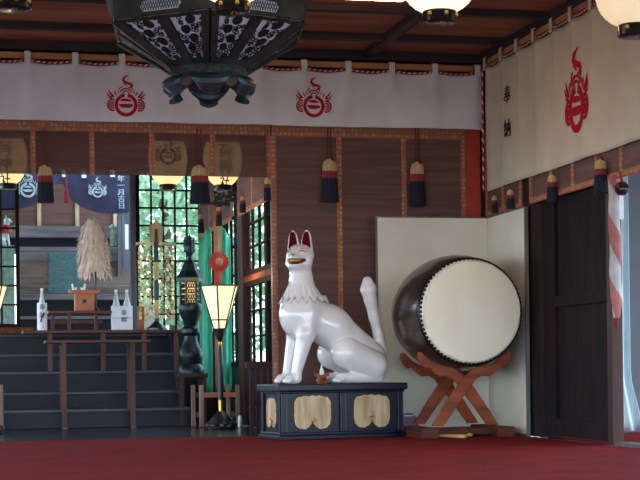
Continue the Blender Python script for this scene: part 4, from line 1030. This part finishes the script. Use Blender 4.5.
# raised shelf on altar
Z2 = lambda v, u=90, Y=18.25: PY(u, v, Y).z
xa2, xb2 = PY(48, 312, 18.25).x, PY(111, 312, 18.25).x
t = thing('raised_shelf', 'small brown raised shelf standing on the altar table', 'shelf', ((xa2+xb2)/2, 18.25, za)); w2 = (xb2-xa2)/2; hs = Z2(311)-za
MB().b2((-w2, -.1, hs-.03), (w2, .25, hs)).build('shelf_board', 'midwood', t, bevel=.003)
for x in (-w2+.05, -.12, w2-.17): MB().b2((x-.018, -.06, 0), (x+.018, -.02, hs-.03)).build('leg', 'legwood', t)
MB().b2((-w2+.02, -.045, hs*.35), (w2-.1, -.03, hs*.35+.04)).build('brace', 'legwood', t)
# bottle with paper
def bottle(label, u, v0_, v1_, r, twin=False):
    p = PY(u, v1_, 18.2); p.z = za; s = mpp(p); H = (v1_-v0_)*s
    t = thing('sake_bottle', label, 'bottle', p)
    MB().lathe([(r*.9, 0), (r*.92, H*.5), (r*.85, H*.62), (r*.45, H*.78), (r*.28, H*.88), (r*.28, H*.97), (r*.2, H)], n=18).build('glass', 'bottleg', t, smooth=True)
    MB().lathe([(r*.3, H*.95), (r*.34, H*.96), (r*.34, H*1.0), (r*.2, H*1.01)], n=14).build('cap', 'whitecer', t, smooth=True)
    return t, p, s, H
t, p, s, H = bottle('sake bottle in white paper at the left end of the altar table', 42.3, 288, 330, .047)
MB().lathe([(.055, .001), (.055, H*.66)], n=20).build('paper_wrap', 'paper', t, smooth=True)
m = MB(); add_text(m, '奉献', .07, 0, H*.55, lambda x, z, o_: (x, -.0565-o_*.3, z), step=1.3); m.build('lettering', 'ink', t)
m = MB(); m.ribbon([(-.02, H*.2), (0, H*.34), (.02, H*.42)], .018, lambda x, z, o_: (x, -.056-o_*.3, z)); m.build('pink_mark', 'redthread', t)
bottle('left bottle of the pair wrapped together in white paper', 116.5, 290, 330, .05)
t, p, s, H = bottle('right bottle of the pair wrapped together in white paper', 127.3, 290, 330, .05)
pm = PY(122, 330, 18.2)
t = thing('paper_wrapper', 'white paper wrapper holding the two sake bottles together', 'wrapper', (pm.x, 18.2, za)); m = MB()
oc = [(-.118, -.03), (-.105, -.058), (.105, -.058), (.118, -.03), (.118, .03), (.105, .058), (-.105, .058), (-.118, .03)]
n_ = 8; vs = [(x, y, .001) for x, y in oc]+[(x, y, H*.60) for x, y in oc]; m.add(vs, [(i, (i+1) % 8, (i+1) % 8+8, i+8) for i in range(8)]); m.build('sheet', 'paper', t)
m = MB(); add_text(m, '奉献', .07, .02, H*.42, lambda x, z, o_: (x, -.060-o_*.3, z), step=1.1); m.build('lettering', 'ink', t)
m = MB(); m.tube([(-.118, -.062, H*.3), (.118, -.062, H*.3)], .0025, n=5); m.build('string', 'redthread', t)
# sanbo offering stand
ps = PY(84.5, 310, 18.2); s = mpp(ps); zsb = za+hs
t = thing('offering_stand', 'orange wooden offering stand with a keyhole opening on the raised shelf', 'offering stand', (ps.x, 18.22, zsb)); hb = 17*s
m = MB(); m.b2((-9.5*s, -.06, 0), (9.5*s, .09, hb)); m.build('body', 'hinoki', t, bevel=.004)
m = MB(); m.lathe([(.001, -.064), (.028, -.064), (.028, -.058), (.001, -.058)], c=(0, 0, hb*.5), n=14, axis='y'); m.b2((-.014, -.064, hb*.5), (.014, -.058, hb*.5+.045)); m.build('keyhole', 'black', t)
m = MB(); m.b2((-14*s, -.09, hb), (14*s, .12, hb+.015)); m.b2((-15*s, -.1, hb+.015), (-14*s, .13, hb+.045)); m.b2((14*s, -.1, hb+.015), (15*s, .13, hb+.045)); m.b2((-14*s, -.1, hb+.015), (14*s, -.09, hb+.04)); m.build('tray', 'hinoki', t)
# little white foxes on it
def small_fox(label, loc, h, mt, rz=0, bib=False):
    t = thing('fox_figurine', label, 'fox figurine', loc, rz)
    def f(X, Y, Z):
        d_ = cap(X, Y, Z, (.12, 0, .2), .16, (-.02, 0, .48), .13); d_ = smin(d_, cap(X, Y, Z, (-.02, 0, .5), .12, (-.06, 0, .72), .08), .06)
        d_ = smin(d_, els(X, Y, Z, (-.08, 0, .8), (.11, .09, .085)), .04); d_ = smin(d_, cap(X, Y, Z, (-.1, 0, .79), .06, (-.22, 0, .76), .025), .03)
        for s_ in (-1, 1):
            d_ = smin(d_, cap(X, Y, Z, (-.05, s_*.05, .86), .03, (-.04, s_*.06, .98), .01), .02)
            d_ = smin(d_, cap(X, Y, Z, (-.06, s_*.07, .45), .055, (-.13, s_*.07, .03), .035), .03); d_ = smin(d_, cap(X, Y, Z, (.12, s_*.1, .18), .12, (-.02, s_*.13, .04), .04), .03)
        d_ = smin(d_, cap(X, Y, Z, (.25, 0, .1), .05, (.3, 0, .5), .07), .03); return np.maximum(d_, -Z)
    V, Fa = surfnet(f, (-.3, -.3, -.03), (.45, .3, 1.05), .03); m = MB(); m.v = [(x*h, y*h, z*h) for x, y, z in V.tolist()]; m.f = [tuple(x) for x in Fa.tolist()]; m.mi = [0]*len(m.f); m.build('body', mt, t, smooth='all')
    if bib:
        m = MB(); m.lathe([(.11*h, .66*h), (.16*h, .55*h), (.2*h, .42*h), (.21*h, .38*h)], c=(-.03*h, 0, 0), n=20); m.build('bib', 'redstrip', t, smooth=True)
    return t
zz = zsb+hb+.016
small_fox('small white ceramic fox on the left of the offering tray', (ps.x-.12, 18.22, zz), .11, 'whitecer')
small_fox('small white ceramic fox on the right of the offering tray', (ps.x+.0, 18.22, zz), .11, 'whitecer', PI)
# pampas bundle
pv = PY(96, 310, 18.44)
t = thing('pampas_bundle', 'tall beige bundle of dry pampas plumes on the raised shelf', 'dry plumes', (pv.x, 18.44, zsb)); Zp = lambda v: PY(96, v, 18.44).z-zsb; s = mpp(pv)
MB().tube([(0, 0, .0), (0, 0, Zp(262))], .010, n=8).build('stem', 'legwood', t)
m = MB(); m.lathe([(.05, 0), (.035, .02), (.018, .05)], n=12); m.build('foot', 'legwood', t)
m = MB(); rr_ = random.Random(11)
m.lathe([(3*s, Zp(220)), (7*s, Zp(226)), (10.5*s, Zp(238)), (12*s, Zp(252)), (13*s, Zp(266)), (11*s, Zp(272)), (2*s, Zp(268))][::-1], n=20, sy=.4)
for i in range(620):
    v = rr_.uniform(218, 274); a = rr_.uniform(0, 2*PI); rad = np.interp(v, [218, 224, 236, 252, 274], [3.5, 9, 13, 14.5, 15])*s
    q = Vector((rad*math.cos(a), rad*.42*math.sin(a), Zp(v))); d_ = Vector((math.cos(a)*.03+rr_.uniform(-.02, .02), math.sin(a)*.03, -rr_.uniform(.06, .11))); w = Vector((-math.sin(a), math.cos(a), 0))*.010
    m.add([q-w, q+w, q+d_*.6+w, q+d_, q+d_*.6-w], [(0, 1, 2, 3, 4)])
m.v = [(x-3*s*0-.03*(z/Zp(218)) if True else x, y, z) for x, y, z in m.v]
m.build('plumes', 'straw', t)
# gold garland stand
pg = PY(157.5, 332, 18.15); s = mpp(pg); Zg = lambda v: PY(157.5, v, 18.15).z-za
t = thing('gold_ornament', 'black pole ornament hung with many gold plates on the altar table', 'altar ornament', (pg.x, 18.2, za))
m = MB(); m.lathe([(11*s, 0), (11*s, .02), (7*s, .05), (4*s, .08), (2.4*s, .1)], n=16); m.build('base', 'black', t, smooth=True)
MB().b2((-2.2*s, -.02, .09), (2.2*s, .02, Zg(226))).build('pole', 'black', t)
for v0_, v1_ in ((300, 318), (262, 280), (322, 327)): MB().b2((-2.3*s, -.022, Zg(v1_)), (2.3*s, .022, Zg(v0_))).build('gold_band', 'platg', t)
m = MB(); z_ = Zg(241); w_ = 7.5*s; m.prism([(-w_*.8, z_), (w_*.8, z_), (w_, z_+14*s), (w_*.6, z_+17*s), (0, z_+21*s), (-w_*.6, z_+17*s), (-w_, z_+14*s)], -.03, .0); m.build('shield_top', 'oldgold', t)
MB().b2((-1.4*s, -.036, z_), (1.4*s, -.0305, z_+12*s)).build('black_inlay', 'black', t)
MB().b2((-20*s, -.012, Zg(245)), (20*s, .012, Zg(242))).build('crossbar', 'platg', t)
rr_ = random.Random(4)
for sd in (-1, 1):
    for i in range(3):
        x = sd*(6+i*5.2)*s; m = MB(); z = Zg(247)
        m.tube([(x, 0, z+.01), (x, 0, Zg(319))], .002, n=4)
        while z > Zg(318):
            w_ = rr_.uniform(.020, .03); hh = rr_.uniform(.03, .045); R = Matrix.Rotation(rr_.uniform(-.9, .9), 3, 'Z')@Matrix.Rotation(rr_.uniform(-.3, .3), 3, 'X'); m.box((x, 0, z-hh/2), (w_*2*.8, .004, hh), rot=R); z -= hh+.012
        m.build('plate_strand', 'platg', t)
# white slats and brown box on table
pw = PY(150, 330, 18.35); t = thing('paper_tablets', 'upright white paper tablets behind the gold ornament', 'tablets', (pw.x, 18.36, za))
for i in range(4): MB().b2((-.055+i*.036, -.01, 0), (-.025+i*.036, .0, .29)).build('tablet', 'paper', t)
pw = PY(141, 330, 18.36); tag(MB().b2((-.035, -.04, 0), (.035, .04, .27)).build('wooden_box', 'hinoki', loc=(pw.x, 18.36, za), bevel=.004), 'slim upright brown wooden box left of the gold ornament', 'box')
# ------------------------------------------------------------------ purple curtain of the inner shrine
YP = 20.6
def pxx(u): return PY(u, 200, YP).x
xp0, xp1 = pxx(-30), pxx(130.5); Lp = xp1-xp0; zpt = ZV(160, 90, YP)
def bot(s):   # draped hem: swags
    u = -30+160.5*s/Lp
    def vv(u):
        if u > 62: return float(np.interp(u, [62, 66, 72, 80, 90, 100, 112, 122, 130.5], [184, 193, 201, 207, 210.5, 213, 214, 213.5, 212]))
        return float(np.interp(u, [-30, -18, 0, 12, 20, 30, 40, 52, 58, 62], [206, 213, 211, 209.5, 208.5, 206, 200, 186, 184, 184]))
    return PY(u, vv(u), YP).z
t = thing('shrine_curtain', 'draped deep purple curtain with white crests on the inner shrine', 'curtain', (xp0, YP, 0))
n_, m_ = 150, 20; vs = []; fs = []
def pdy(s, q): return .03*math.sin(s*7+q*3)+.02*math.sin(s*17+q*6)*q
for i in range(n_+1):
    s_ = Lp*i/n_; zb_ = bot(s_)
    for j in range(m_+1): q = j/m_; vs.append((s_, pdy(s_, q), zpt+(zb_-zpt)*q))
for i in range(n_):
    for j in range(m_): a = i*(m_+1)+j; fs.append((a, a+1, a+m_+2, a+m_+1))
MB().add(vs, fs).build('cloth', 'purple', t, smooth='all')
def pfn(x, z, o_):
    zb_ = bot(x); q = min(1, max(0, (zpt-z)/(zpt-zb_))); return (x, pdy(x, q)-.012-o_, z)
sc = mpp(PY(97, 200, YP))
for u, v, k in ((97.5, 192, 1/16), (28, 190, 1/12)):
    m = MB(); q = PY(u, v, YP); crest(m, pfn, sc*k, q.x-xp0, q.z); tag(m.build('crest', 'lilac', t), 'pale flaming jewel crest')
q = PY(121, 176, YP); m = MB(); add_text(m, '二年一月吉日', 7.0*sc, q.x-xp0, q.z+4*sc, pfn, bold=.004, step=.98); m.build('lettering', 'lilac', t)
for u, v in ((83.5, 175), (112, 174), (64, 174)):
    q = PY(u, v, YP); m = MB(); m.b2((q.x-xp0-.03, -.07, q.z-.045), (q.x-xp0+.03, -.06, q.z+.045)); m.build('paper_charm', 'paper', t)
# thin small red tassel at the left of that curtain
p = PY(66.5, 203, YP-.2); t = thing('red_tassel', 'thin red tassel beside the large left tassel', 'tassel', p); MB().lathe([(.035, 0), (.03, .1), (.02, .19)], n=10).build('fringe', 'redthread', t, smooth=True); MB().tube([(0, 0, .18), (0, 0, .9)], .01).build('cord', 'redthread', t)
# ------------------------------------------------------------------ inner shrine building
YH = 21.4
hs_ = thing('inner_shrine', 'weathered grey wooden inner shrine with stair and blinds beyond the altar', 'shrine', (PY(75, 300, YH).x, YH, ZP-.2))
def hb(u0, u1, v0_, v1_, Y, d_, name, mt, par=hs_, bev=0):
    a = PY(u0, v1_, Y); b_ = PY(u1, v0_, Y); o_ = hs_.location
    um = 75; zA = PY(um, v1_, Y).z; zB = PY(um, v0_, Y).z
    return MB().b2((a.x-o_.x, Y-o_.y, zA-o_.z), (b_.x-o_.x, Y-o_.y+d_, zB-o_.z)).build(name, mt, par, bevel=bev)
hb(-60, 135, 110, 226, YH+.9, .05, 'blind', 'blind')
for u in (-10, 39, 77, 115): hb(u-1.6, u+1.6, 160, 226, YH+.86, .02, 'gold_strip', 'oldgold')
hb(-60, 137, 226, 238, YH+.7, .3, 'upper_beam', 'greywood', bev=.01)
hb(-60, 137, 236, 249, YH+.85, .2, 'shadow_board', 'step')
hb(-60, 137, 247, 252, YH+.55, .5, 'lower_beam', 'greywood', bev=.01)
hb(-60, 137, 60, 110, YH+.5, .5, 'eave', 'greywood')
for i in range(5):
    v = 252+i*8.2; hb(19, 133, v, v+9.5, YH+.5-i*.12, .3, 'stair_board', 'brnboard' if i else 'greywood', bev=.012)
    o_ = hb(52, 79.5, v+.6, v+8.4, YH+.5-i*.12-.012, .008, 'green_runner', 'greenbroc')
    for uu in (52, 79.5):
        a = PY(uu, v+4.5, YH+.5-i*.12-.014)-hs_.location; m = MB(); m.lathe([(.001, 0), (.05, 0), (.05, .006), (.001, .006)], c=a, n=14, axis='y'); m.build('runner_edge', 'greenbroc', hs_)
hb(19, 131, 294, 300, YH-.25, .4, 'floor_board', 'greywood', bev=.01)
hb(19, 131, 300, 340, YH-.1, .3, 'base_wall', 'step')
hb(19, 131, 316, 319, YH-.2, .1, 'rail', 'greywood')
hb(118.5, 121.5, 214, 300, YH+.2, .1, 'corner_post', 'greyz')
hb(125.3, 128.3, 224, 249, YH+.1, .02, 'paper_strip', 'paper')
hb(123, 131, 150, 300, YH+.3, .1, 'side_panel', 'greyz')
p = PY(114, 247, YH+.35); small_fox('pale green stone fox at the right of the inner shrine stair', (p.x, p.y-.0, p.z), 25*mpp(p), 'stone', .5)
p = PY(9, 246, YH-.55); small_fox('white fox figurine with a red bib behind the left lattice window', (p.x-.05, p.y, p.z), 32*mpp(p), 'whitecer', PI, bib=True)
o_ = p; tag(MB().b2((-.2, -.14, ZP-.22-p.z), (.06, .14, -.002)).build('stone_plinth', 'stone', loc=p), 'pale stone plinth under the fox with the red bib', 'plinth')
struct(MB().b2((-8, 19.84, ZP-.35), (2.6, 22.4, ZP-.22)), 'terrace', 'ground')
# ------------------------------------------------------------------ trees outside
def tree(label, x, y, z0, r, h, n, mt, seed, trunk=.12):
    rr = random.Random(seed); t = thing('tree', label, 'tree', (x, y, z0)); m = MB()
    m.tube([(0, 0, 0), (.1, 0, h*.35), (-.05, .1, h*.7), (0, 0, h*.95)], [trunk, trunk*.8, trunk*.5, trunk*.15], n=10)
    for k in range(6):
        a = k*1.05; m.tube([(0, 0, h*(.3+.08*k)), (r*.5*math.cos(a), r*.5*math.sin(a), h*(.42+.08*k))], [trunk*.4, .02], n=6)
    m.build('trunk', 'bark', t, smooth=True)
    f = MB()
    for i in range(n):
        while True:
            q = Vector((rr.uniform(-1, 1), rr.uniform(-1, 1), rr.uniform(-1, 1)))
            if .25 < q.length < 1: break
        q = Vector((q.x*r, q.y*r, h*.56+q.z*h*.46)); a = Vector((rr.gauss(0, 1), rr.gauss(0, 1), rr.gauss(0, 1))).normalized(); b_ = a.orthogonal().normalized(); L_ = rr.uniform(.09, .17)
        f.add([q-a*L_, q+b_*L_*.45, q+a*L_, q-b_*L_*.45], [(0, 1, 2, 3)])
    f.build('foliage', mt, t); return t
tree('sunlit leafy tree beyond the back lattice window', 3.3, 25.5, -.9, 1.5, 6.2, 2300, 'leaf', 1)
tree('garden tree farther off behind the side windows', 5.9, 29.0, -.9, 1.5, 6.5, 1500, 'leaf2', 2)
tree('slender garden tree outside the nearer side windows', 6.3, 23.6, -.9, 1.1, 6.0, 1300, 'leaf2', 3)
tree('farthest pale tree seen through the back lattice window', 3.2, 31.5, -.9, 2.0, 7.5, 2200, 'leaf', 4)
# ------------------------------------------------------------------ light
w = bpy.data.worlds.new('World'); bpy.context.scene.world = w; w.use_nodes = True; nt = w.node_tree; bg = nt.nodes['Background']
tc = nt.nodes.new('ShaderNodeTexCoord'); sx = nt.nodes.new('ShaderNodeSeparateXYZ'); cr_ = nt.nodes.new('ShaderNodeValToRGB')
nt.links.new(tc.outputs['Generated'], sx.inputs[0]); nt.links.new(sx.outputs[2], cr_.inputs[0]); nt.links.new(cr_.outputs[0], bg.inputs[0])
e = cr_.color_ramp.elements; e[0].position = 0; e[0].color = (.68, .82, .95, 1); e[1].position = .8; e[1].color = (.5, .72, 1, 1)
bg.inputs[1].default_value = 2.6
sl = bpy.data.lights.new('sun', 'SUN'); sl.energy = 4.2; sl.angle = math.radians(2); sl.color = (1, .96, .88); so = bpy.data.objects.new('sun', sl); C.objects.link(so)
sd = Vector((-.35, .25, 1)); so.rotation_euler = sd.to_track_quat('Z', 'Y').to_euler(); so.location = (0, 0, 12)
# ------------------------------------------------------------------ camera
cd = bpy.data.cameras.new('camera'); co = bpy.data.objects.new('camera', cd); C.objects.link(co)
cd.sensor_width = 36; cd.lens = F/640*36; cd.shift_y = (V0-240)/640; cd.clip_end = 200; cd.clip_start = .1
R = Matrix((RC, UC, -FW)).transposed().to_4x4(); R.translation = CAM; co.matrix_world = R
sc_ = bpy.context.scene; sc_.camera = co
vs_ = sc_.view_settings; vs_.view_transform = 'Standard'; vs_.look = 'None'; vs_.gamma = 1; vs_.use_curve_mapping = False; vs_.exposure = 1.42
